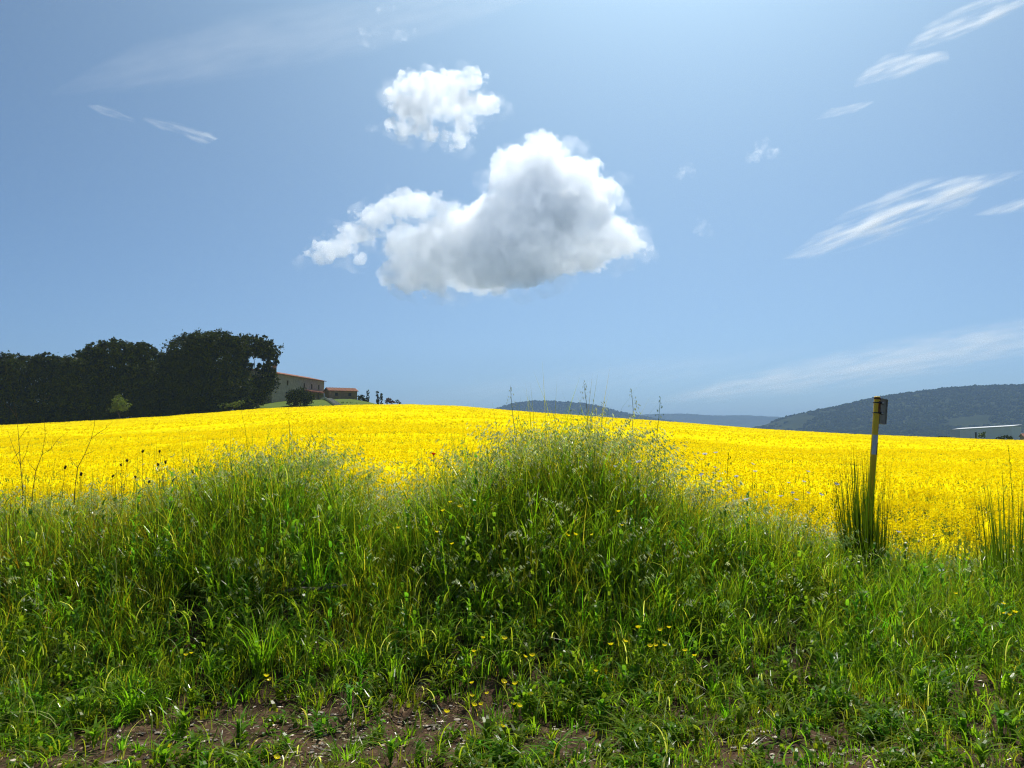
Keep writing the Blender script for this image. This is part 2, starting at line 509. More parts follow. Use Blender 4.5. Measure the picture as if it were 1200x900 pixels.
def lump_mesh(spheres, voxel, disp=0.0, dscale=60.0):
    """closed surface round a union of ellipsoids (surface nets on a grid)"""
    C = np.array([tuple(c) for c, r in spheres]); Rr = np.array([r for c, r in spheres], float)
    lo = (C - Rr).min(0) - voxel * 4; hi = (C + Rr).max(0) + voxel * 4
    n = np.ceil((hi - lo) / voxel).astype(int) + 1
    f = np.full(n, -1e3)
    for c, r in zip(C, Rr):
        i0 = np.maximum(np.floor((c - r * 1.25 - lo) / voxel).astype(int), 0); i1 = np.minimum(np.ceil((c + r * 1.25 - lo) / voxel).astype(int) + 1, n)
        ax = [((np.arange(i0[k], i1[k]) * voxel + lo[k] - c[k]) / r[k]) ** 2 for k in range(3)]
        d = (1 - np.sqrt(ax[0][:, None, None] + ax[1][None, :, None] + ax[2][None, None, :])) * r.min()
        sl = tuple(slice(i0[k], i1[k]) for k in range(3))
        f[sl] = np.maximum(f[sl], d)
    if disp:
        near = f > -disp * 1.2
        q = np.argwhere(near) * voxel + lo
        nz = 0.0
        for o, (sc_, am) in enumerate([(1.0, 0.50), (0.45, 0.36), (0.2, 0.30)]):
            w = q / (dscale * sc_) + o * 7.3
            nz = nz + am * (2 * np.abs(noise3(w[:, 0], w[:, 1], w[:, 2], 5 + o) * 2 - 1) - 0.7)   # billows
        f[near] += disp * nz
    f = np.maximum(f, -voxel * 1.2)
    f[0], f[-1], f[:, 0], f[:, -1], f[:, :, 0], f[:, :, -1] = (-voxel,) * 6
    s = f > 0
    cell = tuple(x - 1 for x in f.shape)
    cnt = np.zeros(cell); acc = np.zeros(cell + (3,))
    offs = [(a, b, c) for a in (0, 1) for b in (0, 1) for c in (0, 1)]
    def sub(A, o): return A[o[0]:o[0] + cell[0], o[1]:o[1] + cell[1], o[2]:o[2] + cell[2]]
    for o in offs:
        for k in range(3):
            if o[k] == 0:
                q = list(o); q[k] = 1
                fa, fb = sub(f, o), sub(f, q)
                x = (fa > 0) != (fb > 0)
                t = np.where(x, fa / np.where(x, fa - fb, 1), 0)
                cnt += x
                for j in range(3):
                    acc[..., j] += np.where(x, o[j] + (t if j == k else 0), 0)
    act = cnt > 0
    idx = np.full(cell, -1); idx[act] = np.arange(act.sum())
    V = (np.argwhere(act) + acc[act] / cnt[act][:, None]) * voxel + lo
    F = []
    for k in range(3):
        o1, o2 = (k + 1) % 3, (k + 2) % 3
        A = np.moveaxis(s, (k, o1, o2), (0, 1, 2)); I = np.moveaxis(idx, (k, o1, o2), (0, 1, 2))
        a, b = A[:-1, 1:-1, 1:-1], A[1:, 1:-1, 1:-1]
        e = np.argwhere(a != b); fl = a[a != b]
        i, j, l = e[:, 0], e[:, 1] + 1, e[:, 2] + 1
        q = np.stack([I[i, j - 1, l - 1], I[i, j, l - 1], I[i, j, l], I[i, j - 1, l]], -1)
        F.append(np.where(fl[:, None], q, q[:, ::-1]))
    mb = MB().add(V, np.concatenate(F))
    o = mb.build('lumps', [], smooth=True)
    me = o.data
    bpy.data.objects.remove(o)
    return me

def build_cloud(name, label, D, lumps, mat, puffs=(10, 0.38), puffs2=(0, 0.2), voxel=9.0, disp=0.0, dscale=60.0, deep=0.8, group=None, seed=1, up=0.0):
    """lumps: (px, py, rx px, ry px) read off the photograph, given real size and depth at distance D"""
    rr = random.Random(seed)
    k = D / FPX
    cx = sum(a[0] for a in lumps) / len(lumps); cyy = sum(a[1] for a in lumps) / len(lumps)
    O = P(cx, cyy, D)
    S = []
    def ball(c, r, n, f, lvl):
        S.append((c, r))
        if lvl > 1: return
        for _ in range(n):
            d = Vector((rr.gauss(0, 1), rr.gauss(0, 1), rr.gauss(0, 1) + up)).normalized()
            q = c + Vector((d.x * r[0], d.y * r[1], d.z * r[2])) * 0.92
            s = f * rr.uniform(0.55, 1.15) * min(r[0], r[2])
            ball(q, (s * 1.1, s, s), puffs2[0], puffs2[1], lvl + 1)
    for (px, py, rx, ry) in lumps:
        c = P(px, py, D + rr.uniform(-0.3, 0.3) * rx * k) - O
        ball(c, (rx * k, deep * 0.5 * (rx + ry) * k, ry * k), puffs[0], puffs[1], 0)
    me = lump_mesh(S, voxel, disp, dscale)
    me.name = name
    me.materials.clear(); me.materials.append(mat)
    o = bpy.data.objects.new(name, me); COL.objects.link(o)
    o.location = O
    if label: tag(o, label, 'cloud', group)
    return o

CL1 = cloud_mat('cumulus_vapour', 0.025, 0.030, 0.34, 0.50, step=0.16, detail=8, aniso=0.55)
CL2 = cloud_mat('puffy_vapour', 0.026, 0.030, 0.36, 0.58, step=0.18, detail=8, aniso=0.5)
CL3 = cloud_mat('wisp_vapour', 0.010, 0.030, 0.46, 0.74, step=0.2, detail=7, aniso=0.5)
big = [(640, 245, 62, 62), (625, 200, 45, 32), (638, 178, 24, 20), (606, 195, 26, 24), (668, 215, 36, 34), (700, 232, 26, 26), (600, 265, 62, 48),
       (545, 285, 58, 42), (505, 300, 48, 40), (580, 305, 75, 36), (650, 290, 75, 34), (705, 280, 48, 26), (742, 288, 24, 12), (725, 265, 18, 12),
       (535, 262, 30, 18), (490, 325, 40, 20), (560, 328, 60, 14), (478, 240, 34, 19), (440, 255, 26, 14), (415, 275, 24, 14), (395, 292, 24, 14), (372, 302, 14, 9), (420, 305, 14, 9), (465, 272, 14, 6), (505, 238, 18, 13), (528, 248, 18, 13), (470, 315, 24, 22), (668, 232, 40, 34)]
big_o = build_cloud('cumulus_cloud', 'big heaped white cumulus cloud with grey shaded core above the field', 2400, big, CL1, (13, 0.34), (8, 0.42), voxel=4.2, disp=24.0, dscale=58.0, deep=0.75, seed=3, up=0.25)
mid = [(520, 122, 34, 14), (505, 118, 34, 18), (545, 118, 24, 14), (490, 140, 14, 12), (548, 150, 9, 16), (495, 105, 38, 20), (525, 102, 34, 18), (548, 96, 18, 13), (560, 122, 30, 12), (482, 125, 24, 20), (478, 148, 22, 14), (500, 155, 26, 9), (530, 160, 18, 9), (542, 140, 12, 22), (536, 170, 14, 7), (580, 118, 12, 8), (470, 115, 18, 14), (560, 92, 10, 9)]
mid_o = build_cloud('cumulus_cloud', 'smaller bright white puffy cloud just above the big cumulus', 2500, mid, CL2, (9, 0.4), (7, 0.45), voxel=4.2, disp=26.0, dscale=50.0, deep=0.8, seed=5)
CLF = cloud_mat('torn_fringe_vapour', 0.0065, 0.014, 0.44, 0.72, step=0.25, detail=7, aniso=0.5)
def fringe(cloud, lumps, D, seed, grow=1.12, drop=3):
    f = build_cloud('fringe', None, D, [(a + (a - 560) * 0.03, b + drop, rx * grow + 4, ry * grow + 4) for a, b, rx, ry in lumps], CLF, (6, 0.5), (0, .3), voxel=8.0, disp=30.0, dscale=70.0, deep=0.8, seed=seed)
    f.parent = cloud; f.location = f.location - cloud.location
fringe(big_o, big, 2400, 21)
fringe(mid_o, mid, 2500, 22)
for nm, lb, lumps, sd in [
    ('wispy_cloud', 'shreds of thin white cloud near the top edge of the sky', [(427, 38, 10, 8), (445, 36, 16, 4), (470, 42, 12, 7), (432, 50, 9, 5), (452, 12, 10, 5), (482, 40, 7, 4)], 8),
    ('wispy_cloud', 'tiny white cloud shred just left of the smaller bright cloud', [(438, 150, 12, 6), (448, 148, 9, 5)], 9),
    ('wispy_cloud', 'tiny detached white cloud tuft above the left tail of the big cumulus', [(372, 279, 9, 6), (380, 275, 7, 5)], 10),
    ('wispy_cloud', 'faint smudge of cloud right of the big cumulus, above its neighbour', [(803, 200, 12, 9), (797, 206, 8, 6)], 12),
    ('wispy_cloud', 'small faint white cloud beside the right end of the big cumulus', [(822, 265, 10, 9), (826, 273, 9, 6), (818, 259, 6, 5)], 13),
    ('wispy_cloud', 'faint triangular white cloud smudge between the cumulus and the streaks', [(890, 172, 12, 10), (897, 180, 15, 8), (884, 184, 12, 7)], 14),
]:
    build_cloud(nm, lb, 2500, lumps, CL3, (7, 0.5), (0, .3), voxel=5.0, disp=16.0, dscale=38.0, deep=1.0, seed=sd)

def build_streak(label, D, path, mat, group='thin streaked clouds', thick=26.0):
    """high thin cloud: a flattened lens swept along a path of (px, py, half width px)"""
    k = D / FPX
    O = P(path[0][0], path[0][1], D)
    pts = []
    for i in range(len(path) - 1):
        for t in np.linspace(0, 1, 7)[: None if i == len(path) - 2 else -1]:
            a, b = path[i], path[i + 1]
            pts.append([a[j] * (1 - t) + b[j] * t for j in range(3)])
    V, F, sides, n = [], [], 14, len(pts)
    for i, (px, py, hw) in enumerate(pts):
        a, b = pts[max(i - 1, 0)], pts[min(i + 1, n - 1)]
        d = Vector((b[0] - a[0], 0, -(b[1] - a[1]))).normalized()
        nrm = Vector((-d.z, 0, d.x))
        c = P(px, py, D) - O
        for s in range(sides):
            t = 2 * math.pi * s / sides
            ct = math.cos(t)
            dep = math.copysign((1 - abs(ct)) ** 1.25, math.sin(t)) * (thick * min(1, i / 6.0, (n - 1 - i) / 6.0) + hw * k * 0.5 + 1.0)
            V.append(tuple(c + nrm * (ct * max(hw, .3) * k * 1.25) + Vector((0, 1, 0)) * dep))
    for i in range(n - 1):
        for s in range(sides):
            s2 = (s + 1) % sides
            F.append((i * sides + s, (i + 1) * sides + s, (i + 1) * sides + s2, i * sides + s2))
    mb = MB().add(V, F)
    o0 = mb.n
    mb.add([tuple(P(pts[0][0], pts[0][1], D) - O), tuple(P(pts[-1][0], pts[-1][1], D) - O)], np.zeros((0, 3)))
    T = []
    for s in range(sides):
        s2 = (s + 1) % sides
        T.append((o0, s, s2)); T.append((o0 + 1, (n - 1) * sides + s2, (n - 1) * sides + s))
    mb.F.setdefault(3, []).append(np.array(T))
    o = mb.build('streak_cloud', mat)
    o.location = O
    tag(o, label, 'cloud', group)
    return o
def streak_mat(nm, dens, ang, lo=0.40, hi=0.78, scale=0.012, st=5.5):
    return cloud_mat(nm, dens, scale, lo, hi, (1.0 / st * 2, 1, 2.6), R(ang), 0.2, 6, 0.3)
SA = streak_mat('streak_vapour', 0.022, -20)
SB = streak_mat('left_streak_vapour', 0.026, 18, 0.46)
SF = streak_mat('veil_vapour', 0.0060, -10, 0.25, 0.8)
build_streak('long feathered white streak of cloud sweeping up to the right edge', 3000,
             [(916, 303, 1), (945, 295, 9), (985, 276, 17), (1030, 256, 23), (1080, 238, 24), (1120, 226, 18), (1150, 215, 10), (1200, 203, 5)], SA)
build_streak('short white cloud streak at the right edge beneath the long feathered one', 3000, [(1140, 252, 1), (1165, 247, 6), (1200, 240, 8), (1230, 233, 5)], SA)
build_streak('thin short white streak, lowest of the broken streaks at upper right', 3000, [(955, 140, 1), (975, 132, 5), (1000, 127, 5), (1024, 119, 2)], SA)
build_streak('broken white streak patch in the middle of the upper right streaks', 3000, [(1000, 100, 4), (1020, 88, 9), (1045, 78, 14), (1075, 73, 12), (1112, 66, 6)], SA)
build_streak('broad faint streak of cloud running up to the top right corner', 3000, [(1060, 60, 3), (1090, 42, 12), (1130, 24, 15), (1175, 4, 14), (1215, -12, 8)], SA)
build_streak('left piece of the thin white cloud streak on the left sky', 3000, [(103, 123, 2), (118, 128, 5), (140, 135, 5), (158, 142, 2)], SB, 'left cloud streak')
build_streak('right piece of the thin white cloud streak on the left sky', 3000, [(168, 138, 3), (190, 147, 6), (215, 152, 6), (240, 162, 8), (256, 156, 5), (270, 150, 2)], SB, 'left cloud streak')
build_streak('broad pale veil of cloud low above the right hills', 4500, [(760, 472, 2), (840, 458, 12), (940, 442, 18), (1040, 424, 22), (1120, 410, 22), (1260, 384, 22)], SF, thick=60)

SV = streak_mat('faint_veil_vapour', 0.0011, -14, 0.25, 0.85)
build_streak('broad very faint veil of cloud across the top left of the sky', 4000, [(60, 110, 4), (160, 80, 26), (290, 52, 36), (420, 30, 34), (560, 0, 26), (680, -30, 6)], SV, thick=70)
build_streak('broad very faint veil of cloud low behind the tall oat stems', 4600, [(420, 478, 3), (540, 462, 12), (680, 446, 17), (820, 430, 16), (960, 408, 6)], SV, thick=70)

# ------------------------------------------------------------------ rapeseed field
def visible_strip(n, y0, y1, power=1.0, wide=0.82, extra=2.5):
    """random ground positions between two depths, denser where the strip is near"""
    out = np.zeros((0, 2))
    while len(out) < n:
        y = y0 + (y1 - y0) * rng.random(n * 2)
        w = wide * y + extra; W = wide * y1 + extra
        x = (rng.random(n * 2) * 2 - 1) * W
        out = np.concatenate([out, np.stack([x, y], 1)[np.abs(x) < w]])
    return out[:n]

def crop_top(x, y):
    gap = fbm(x * 0.6, y * 0.5, 77, 3) - 0.5
    return canopy(x, y) + (0.16 + 0.35 * (1 - sstep(9, 20, y))) * gap + 0.10 * (fbm(x * 2.3, y * 2.3, 78, 2) - 0.5)

def build_field():
    fl, gr = MB(), MB()
    # nearest plants: stems, branches, leaves and racemes of small four-petalled flowers
    p = visible_strip(4700, 8.15, 16.5)
    x, y = p[:, 0], p[:, 1]
    n = len(p)
    edge = sstep(8.0, 9.6, y)
    top = crop_top(x, y) - 0.02 - (0.10 + 0.42 * (1 - sstep(8.5, 12, y))) * rng.random(n) ** 1.3
    gz = ground(x, y)
    h = np.maximum(top - gz, 0.25)
    tint = 0.7 + 0.6 * rng.random((n, 1)) * np.array([[1.0, 1.0, 1.0]])
    for r in range(2):
        gr.add(*blades(np.stack([x, y, gz], 1), h, np.full(n, 0.011), rng.random(n) * 6.28, 0.12 * rng.random(n), segs=3, tint=tint, prof=0.3))
    for r in range(5):
        t = 0.25 + 0.55 * rng.random(n)
        root = np.stack([x, y, gz + h * t], 1)
        gr.add(*blades(root, 0.08 + 0.14 * rng.random(n), 0.02 + 0.025 * rng.random(n), rng.random(n) * 6.28, 0.8 + 0.5 * rng.random(n), segs=3, tint=tint * (0.7 + 0.5 * rng.random((n, 1)))))
    for b in range(4):
        az = rng.random(n) * 6.28; off = (0.03 + 0.13 * rng.random(n)) * (b > 0)
        tip = np.stack([x + np.cos(az) * off, y + np.sin(az) * off, top - (0.0 + 0.16 * rng.random(n)) * (b > 0)], 1)
        st = np.stack([x + np.cos(az) * off * 0.4, y + np.sin(az) * off * 0.4, tip[:, 2] - 0.22], 1)
        gr.add(*blades(st, np.full(n, 0.25), np.full(n, 0.007), az, np.full(n, 0.3), segs=2, tint=tint, prof=0.2))
        m = 15
        tip = tip[rng.random(n) < 0.42 + 0.58 * sstep(8.6, 12.5, y)]
        c = tip[:, None, :] + rng.normal(size=(len(tip), m, 3)) * np.array([0.024, 0.024, 0.030])
        c = c.reshape(-1, 3); k = len(c)
        nrm = rand_unit(k); nrm[:, 2] = np.abs(nrm[:, 2]) + 0.35
        nrm /= np.linalg.norm(nrm, axis=1, keepdims=True)
        a = perp(nrm); bb = np.cross(nrm, a); s = (0.009 + 0.007 * rng.random(k))[:, None]
        ti = (0.85 + 0.25 * rng.random((k, 1))) * np.array([[1.0, 1.0, 1.0]]); ti[:, 1] *= 0.93 + 0.1 * rng.random(k)
        fl.add(*quads(c, a * s, bb * s, ti))
    # middle distance: racemes
    p = visible_strip(102000, 16, 52); x, y = p[:, 0], p[:, 1]; n = len(p)
    z = crop_top(x, y) - 0.16 * rng.random(n) ** 1.5
    m = 4
    c = (np.stack([x, y, z], 1)[:, None, :] + rng.normal(size=(n, m, 3)) * np.array([0.03, 0.03, 0.03])).reshape(-1, 3); k = len(c)
    nrm = rand_unit(k); nrm[:, 2] = np.abs(nrm[:, 2]) + 0.35; nrm /= np.linalg.norm(nrm, axis=1, keepdims=True)
    a = perp(nrm); bb = np.cross(nrm, a); s = (0.015 + 0.014 * rng.random(k))[:, None]
    ti = (0.85 + 0.25 * rng.random((k, 1))) * np.ones((1, 3)); ti[:, 1] *= 0.93 + 0.1 * rng.random(k)
    fl.add(*quads(c, a * s, bb * s, ti))
    gr.add(*blades(np.stack([x, y, z - 0.22], 1)[::2], np.full(len(x[::2]), 0.22), np.full(len(x[::2]), 0.014), rng.random(len(x[::2])) * 6.28, np.full(len(x[::2]), 0.3), segs=2,
                   tint=np.tile(0.7 + 0.6 * rng.random((len(x[::2]), 1)), (1, 3)), prof=0.2))
    # far: bigger tufts up to the crest
    p = visible_strip(260000, 50, 222, extra=8); x, y = p[:, 0], p[:, 1]
    keep = y < Dfar(x / y) - 0.5
    x, y = x[keep], y[keep]; n = len(x)
    z = crop_top(x, y) - 0.10 * rng.random(n)
    c = np.stack([x, y, z], 1)
    nrm = rand_unit(n); nrm[:, 2] = np.abs(nrm[:, 2]) + 0.4; nrm /= np.linalg.norm(nrm, axis=1, keepdims=True)
    a = perp(nrm); bb = np.cross(nrm, a); s = (0.045 + 0.05 * rng.random(n))[:, None]
    ti = (0.85 + 0.25 * rng.random((n, 1))) * np.ones((1, 3))
    fl.add(*quads(c, a * s, bb * s, ti))
    # closed canopy of flowers below the topmost ones
    us = np.linspace(-0.95, 0.95, 520)
    ys = np.concatenate([np.arange(10.5, 40, 0.35), 40 * 1.012 ** np.arange(0, 200)])
    ys = ys[ys < 225]
    Y, U = np.meshgrid(ys, us, indexing='ij')
    D = Dfar(U); Yc = np.minimum(Y, D); X = U * Yc
    Z = crop_top(X, Yc) - 0.20 - 0.25 * (1 - sstep(10, 24, Yc)) + (rng.random(Y.shape) - 0.5) * 0.12
    Z = np.where(Y > D, np.maximum(Z - 0.9, -5), Z)
    ny, nu = Y.shape
    V = np.stack([X, Yc + np.where(Y > D, 0.05, 0), Z], -1).reshape(-1, 3)
    i = np.arange(ny - 1)[:, None] * nu; j = np.arange(nu - 1)[None, :]
    F = np.stack([i + j, i + nu + j, i + nu + j + 1, i + j + 1], -1).reshape(-1, 4)[:, ::-1]
    m, nn, l, out = newmat('rapeseed_canopy')
    pr = nn.new('ShaderNodeBsdfDiffuse')
    geo = nn.new('ShaderNodeNewGeometry')
    nz = nn.new('ShaderNodeTexNoise'); nz.inputs['Scale'].default_value = 7.0; nz.inputs['Detail'].default_value = 4
    l.new(geo.outputs['Position'], nz.inputs['Vector'])
    nb = nn.new('ShaderNodeTexNoise'); nb.inputs['Scale'].default_value = 0.35; nb.inputs['Detail'].default_value = 4
    l.new(geo.outputs['Position'], nb.inputs['Vector'])
    ad = nn.new('ShaderNodeMath'); ad.operation = 'MULTIPLY_ADD'; l.new(nb.outputs[0], ad.inputs[0]); ad.inputs[1].default_value = 0.8; l.new(nz.outputs[0], ad.inputs[2])
    rp = nn.new('ShaderNodeValToRGB')
    rp.color_ramp.elements[0].position = 0.62; rp.color_ramp.elements[0].color = (0.52, 0.45, 0.010, 1)
    rp.color_ramp.elements[1].position = 0.92; rp.color_ramp.elements[1].color = (0.82, 0.67, 0.003, 1)
    l.new(ad.outputs[0], rp.inputs[0]); l.new(rp.outputs[0], pr.inputs['Color']); l.new(pr.outputs[0], out.inputs['Surface'])
    cs = MB().add(V, F).build('rapeseed_field', m, smooth=True)
    tag(cs, 'field of bright yellow rapeseed in full flower rising to the skyline', 'crop', kind='stuff')
    f = fl.build('flowers', M_petal, cs); g = gr.build('greenery', M_rapegreen, cs)
build_field()

# ------------------------------------------------------------------ trees and shrubs
def leaf_cloud(lumps, leaf, per, clump=0.22, squash=0.8):
    """leaf-sized faces in clumps spread through ellipsoidal masses: (centre, radii)"""
    mb = MB()
    for c, r in lumps:
        c = np.array(c); r = np.array(r)
        nc = int(per * (r[0] * r[2] + r[1] * r[2] + r[0] * r[1]) / 3.0) + 5
        d = rand_unit(nc) * (0.35 + 0.65 * rng.random((nc, 1)) ** 0.45)
        d *= 1.0 + 0.38 * (rng.random((nc, 1)) - 0.45)
        cc = c + d * r
        k = 26
        rad = clump * r.min() * (0.5 + rng.random((nc, 1, 1)))
        q = cc[:, None, :] + rng.normal(size=(nc, k, 3)) * rad * np.array([1, 1, squash]) * 0.6
        q = q.reshape(-1, 3); m = len(q)
        nr = rand_unit(m); nr[:, 2] += 0.5; nr /= np.linalg.norm(nr, axis=1, keepdims=True)
        a = perp(nr); b = np.cross(nr, a)
        s = (leaf * (0.6 + 0.8 * rng.random(m)))[:, None]
        t = np.repeat(0.6 + 0.8 * rng.random((nc, 1)), k, axis=0) * (0.8 + 0.4 * rng.random((m, 1)))
        t = t * np.array([[1.0, 1.0, 1.0]]) * np.stack([0.9 + 0.3 * rng.random(m), np.ones(m), 0.7 + 0.5 * rng.random(m)], 1)
        mb.add(*quads(q, a * s, b * s * 0.6, t))
    return mb

def tree(name, label, D, base_px, lumps, cat='tree', mat=None, leaf=0.28, per=13.0, trunk_r=0.35, stems=1, group=None, clump=0.22, deep=1.0):
    k = D / FPX
    x = (base_px - 600) / FPX * D
    z = g1(x, D) - 0.15
    t = thing(name, label, cat, (x, D, z), group=group)
    L = []
    for (px, py, rx, ry) in lumps:
        c = P(px, py, D) - Vector((x, D, z))
        c.y += random.uniform(-0.35, 0.35) * rx * k
        L.append((tuple(c), (rx * k, deep * 0.5 * (rx + ry) * k, ry * k)))
    tb = MB()
    top = max(c[2] for c, r in L)
    for s in range(stems):
        bx, by = (random.uniform(-.06, .06), random.uniform(-.06, .06)) if stems > 1 else (0, 0)
        mid = (bx + random.uniform(-.2, .2), by, top * 0.35)
        tb.tube([(bx, by, -0.3), (bx * 1.1, by, top * 0.15), mid], [trunk_r, trunk_r * 0.8, trunk_r * 0.65], 8)
        for c, r in L[s::stems]:
            a = Vector(mid); b = Vector(c)
            m1 = a.lerp(b, 0.5) + Vector((random.uniform(-.3, .3), random.uniform(-.3, .3), -0.12 * (b - a).length))
            tb.tube([a - Vector((0, 0, .15)), m1, b], [trunk_r * 0.5, trunk_r * 0.33, trunk_r * 0.12], 6)
            for _ in range(4):
                e = b + Vector((random.uniform(-.7, .7) * r[0], random.uniform(-.7, .7) * r[1], random.uniform(-.1, .7) * r[2]))
                tb.tube([m1.lerp(b, .6), b.lerp(e, .5), e], [trunk_r * 0.2, trunk_r * 0.12, trunk_r * 0.05], 5)
    tb.build('trunk', M_bark, t, smooth=True)
    leaf_cloud(L, leaf, per, clump).build('crown', mat or M_oak, t)
    return t


G = 'dark trees of the grove left of the house'
tree('holm_oak', 'tallest broad dark holm oak in the middle of the grove', 196, 245,
     [(222, 412, 24, 17), (248, 402, 30, 13), (272, 404, 20, 12), (214, 434, 22, 19), (248, 428, 34, 22), (240, 455, 38, 22), (270, 455, 26, 20), (235, 472, 36, 9), (215, 462, 24, 18), (262, 472, 30, 8), (228, 480, 34, 7)], group=G)
tree('holm_oak', 'dark spreading holm oak with sky showing through, nearest the house', 203, 302,
     [(296, 404, 22, 11), (311, 411, 15, 11), (320, 424, 7, 6), (282, 412, 14, 12), (310, 447, 13, 13), (296, 460, 17, 14), (280, 442, 13, 16), (316, 436, 9, 6), (287, 428, 8, 7), (307, 431, 7, 6)], group=G)
tree('holm_oak', 'wide domed dark holm oak in the left half of the grove', 190, 142,
     [(137, 411, 32, 11), (165, 412, 17, 10), (110, 418, 18, 10), (140, 432, 42, 18), (146, 455, 38, 22), (115, 450, 26, 22), (150, 476, 34, 12), (120, 480, 26, 10)], group=G)
tree('holm_oak', 'low dark holm oak near the left edge of the grove', 187, 52,
     [(52, 424, 20, 9), (34, 427, 18, 10), (72, 429, 17, 10), (52, 442, 34, 18), (50, 468, 36, 18), (40, 484, 32, 9), (70, 482, 26, 10)], group=G)
tree('holm_oak', 'leftmost dark tree, cut by the edge of the picture', 183, 4,
     [(12, 429, 20, 13), (-22, 426, 30, 17), (-60, 432, 34, 20), (-8, 450, 34, 21), (-62, 460, 40, 24), (-60, 482, 44, 14), (6, 472, 28, 20), (10, 488, 30, 9)], group=G)
tree('holm_oak', 'narrow dark tree filling the dip left of the tallest oak', 201, 190,
     [(190, 424, 13, 11), (184, 440, 20, 16), (192, 458, 24, 18), (178, 472, 24, 10), (186, 480, 26, 7)], group=G)
tree('holm_oak', 'dark tree in the dip between the domed oak and the low oak', 184, 92,
     [(90, 432, 20, 12), (92, 450, 26, 16), (96, 472, 28, 16), (96, 486, 30, 8)], group=G)
tree('holm_oak', 'dark tree peeping out behind the low oak and the domed oak', 214, 105, [(105, 424, 14, 9), (80, 436, 24, 16), (112, 445, 26, 20), (95, 465, 34, 18)], group=G)
tree('holm_oak', 'dark tree standing behind the tallest oak and its left neighbour', 214, 205, [(205, 432, 16, 14), (208, 452, 28, 18), (170, 455, 24, 18), (200, 470, 36, 12)], group=G)
for (px, lb, bw) in [(22, 'the leftmost dark tree', 30), (62, 'the low oak near the left edge', 34), (112, 'the domed oak, on its left side', 30), (165, 'the domed oak, on its right side', 28), (205, 'the tallest oak, on its left side', 30), (250, 'the tallest oak, on its right side', 30), (288, 'the oak nearest the house', 15)]:
    yb = float(np.interp(px, CREST[:, 0], CREST[:, 1]))
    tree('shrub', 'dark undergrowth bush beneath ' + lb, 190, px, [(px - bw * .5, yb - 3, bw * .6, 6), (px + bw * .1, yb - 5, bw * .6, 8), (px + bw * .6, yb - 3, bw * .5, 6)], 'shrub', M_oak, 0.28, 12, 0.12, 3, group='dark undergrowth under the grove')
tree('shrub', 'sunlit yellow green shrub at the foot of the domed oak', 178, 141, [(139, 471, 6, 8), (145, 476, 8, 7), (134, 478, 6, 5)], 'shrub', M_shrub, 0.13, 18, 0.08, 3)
tree('shrub', 'sunlit green bush at the grove edge below the tallest oak', 186, 268, [(262, 475, 7, 3), (273, 474, 8, 3.5), (281, 472, 6, 3)], 'shrub', M_shrub, 0.13, 18, 0.08, 3)
tree('shrub', 'round dark shrub in front of the farmhouse wall', 208, 352,
     [(352, 463, 11, 9), (343, 465, 8, 8), (361, 466, 7, 7), (351, 471, 13, 6), (341, 472, 5, 6)], 'shrub', M_oak, 0.17, 16, 0.12, 3)
tree('shrub', 'small dark bush at the left end of the row by the outbuilding', 232, 425, [(424, 467, 4, 4), (421, 466, 2, 3), (427, 470, 3, 3)], 'shrub', M_oak, 0.16, 22, 0.07, 2)
GY = 'young slender trees beside the outbuilding'
tree('young_cypress', 'first slender dark young cypress right of the outbuilding', 234, 431, [(431, 460, 1.5, 3.5), (431, 466, 2.0, 4), (431, 472, 1.8, 4)], 'tree', M_oak, 0.14, 34, 0.09, group=GY)
tree('young_cypress', 'slender dark young cypress in the middle of the row of three', 236, 442.5, [(442, 461, 1.6, 3.5), (442.5, 467, 2.2, 4), (442.5, 472, 1.8, 4)], 'tree', M_oak, 0.14, 34, 0.09, group=GY)
tree('young_cypress', 'slender dark young cypress at the right of the row of three', 234, 447, [(447, 463, 1.3, 3), (447, 468, 1.6, 4), (447, 473, 1.5, 3)], 'tree', M_oak, 0.14, 34, 0.08, group=GY)
tree('shrub', 'low olive green scrub below the outbuilding, right of the steps', 214, 408, [(403, 473, 5, 2), (409, 473, 5, 2.2), (415, 473.5, 4, 2)], 'shrub', M_shrub, 0.12, 20, 0.05, 3)
tree('shrub', 'low scrub on the slope between the outbuilding and the cypresses', 218, 423, [(420, 473.5, 4, 1.6), (426, 474, 3.5, 1.4)], 'shrub', M_shrub, 0.12, 20, 0.05, 3)
tree('shrub', 'reddish low shrub right of the young cypresses', 230, 456, [(454, 470, 4, 3), (459, 471, 3.5, 2.5), (456, 468, 2.5, 2)], 'shrub', M_rust_leaf, 0.14, 20, 0.05, 3)
tree('shrub', 'small dark bush, the last one before the bare skyline', 230, 466, [(465.5, 470.5, 1.8, 2.2), (468, 472, 2, 1.6)], 'shrub', M_oak, 0.13, 26, 0.05, 2)
tree('shrub', 'dark round bush in front of the long shed', 236, 1178, [(1178, 513, 7, 3), (1172, 514, 5, 2.5), (1184, 514, 4, 2.5)], 'shrub', M_oak, 0.16, 16, 0.06, 3)
tree('shrub', 'small pale green bush against the middle of the long shed', 300, 1151, [(1151, 507, 2.6, 4), (1149, 510, 2.5, 3), (1153, 510, 2.5, 3)], 'shrub', M_shrub, 0.2, 12, 0.07, 2)
for (px, lb, wd) in [(1106, 'low dark hedge left of the long shed', 9)]:
    tree('hedge', lb, 235, px, [(px - 5, 513.2, 5, 1.6), (px, 513, 4, 1.5), (px + 6, 513.6, 5, 1.6)], 'hedge', M_oak, 0.14, 24, 0.05, 3)

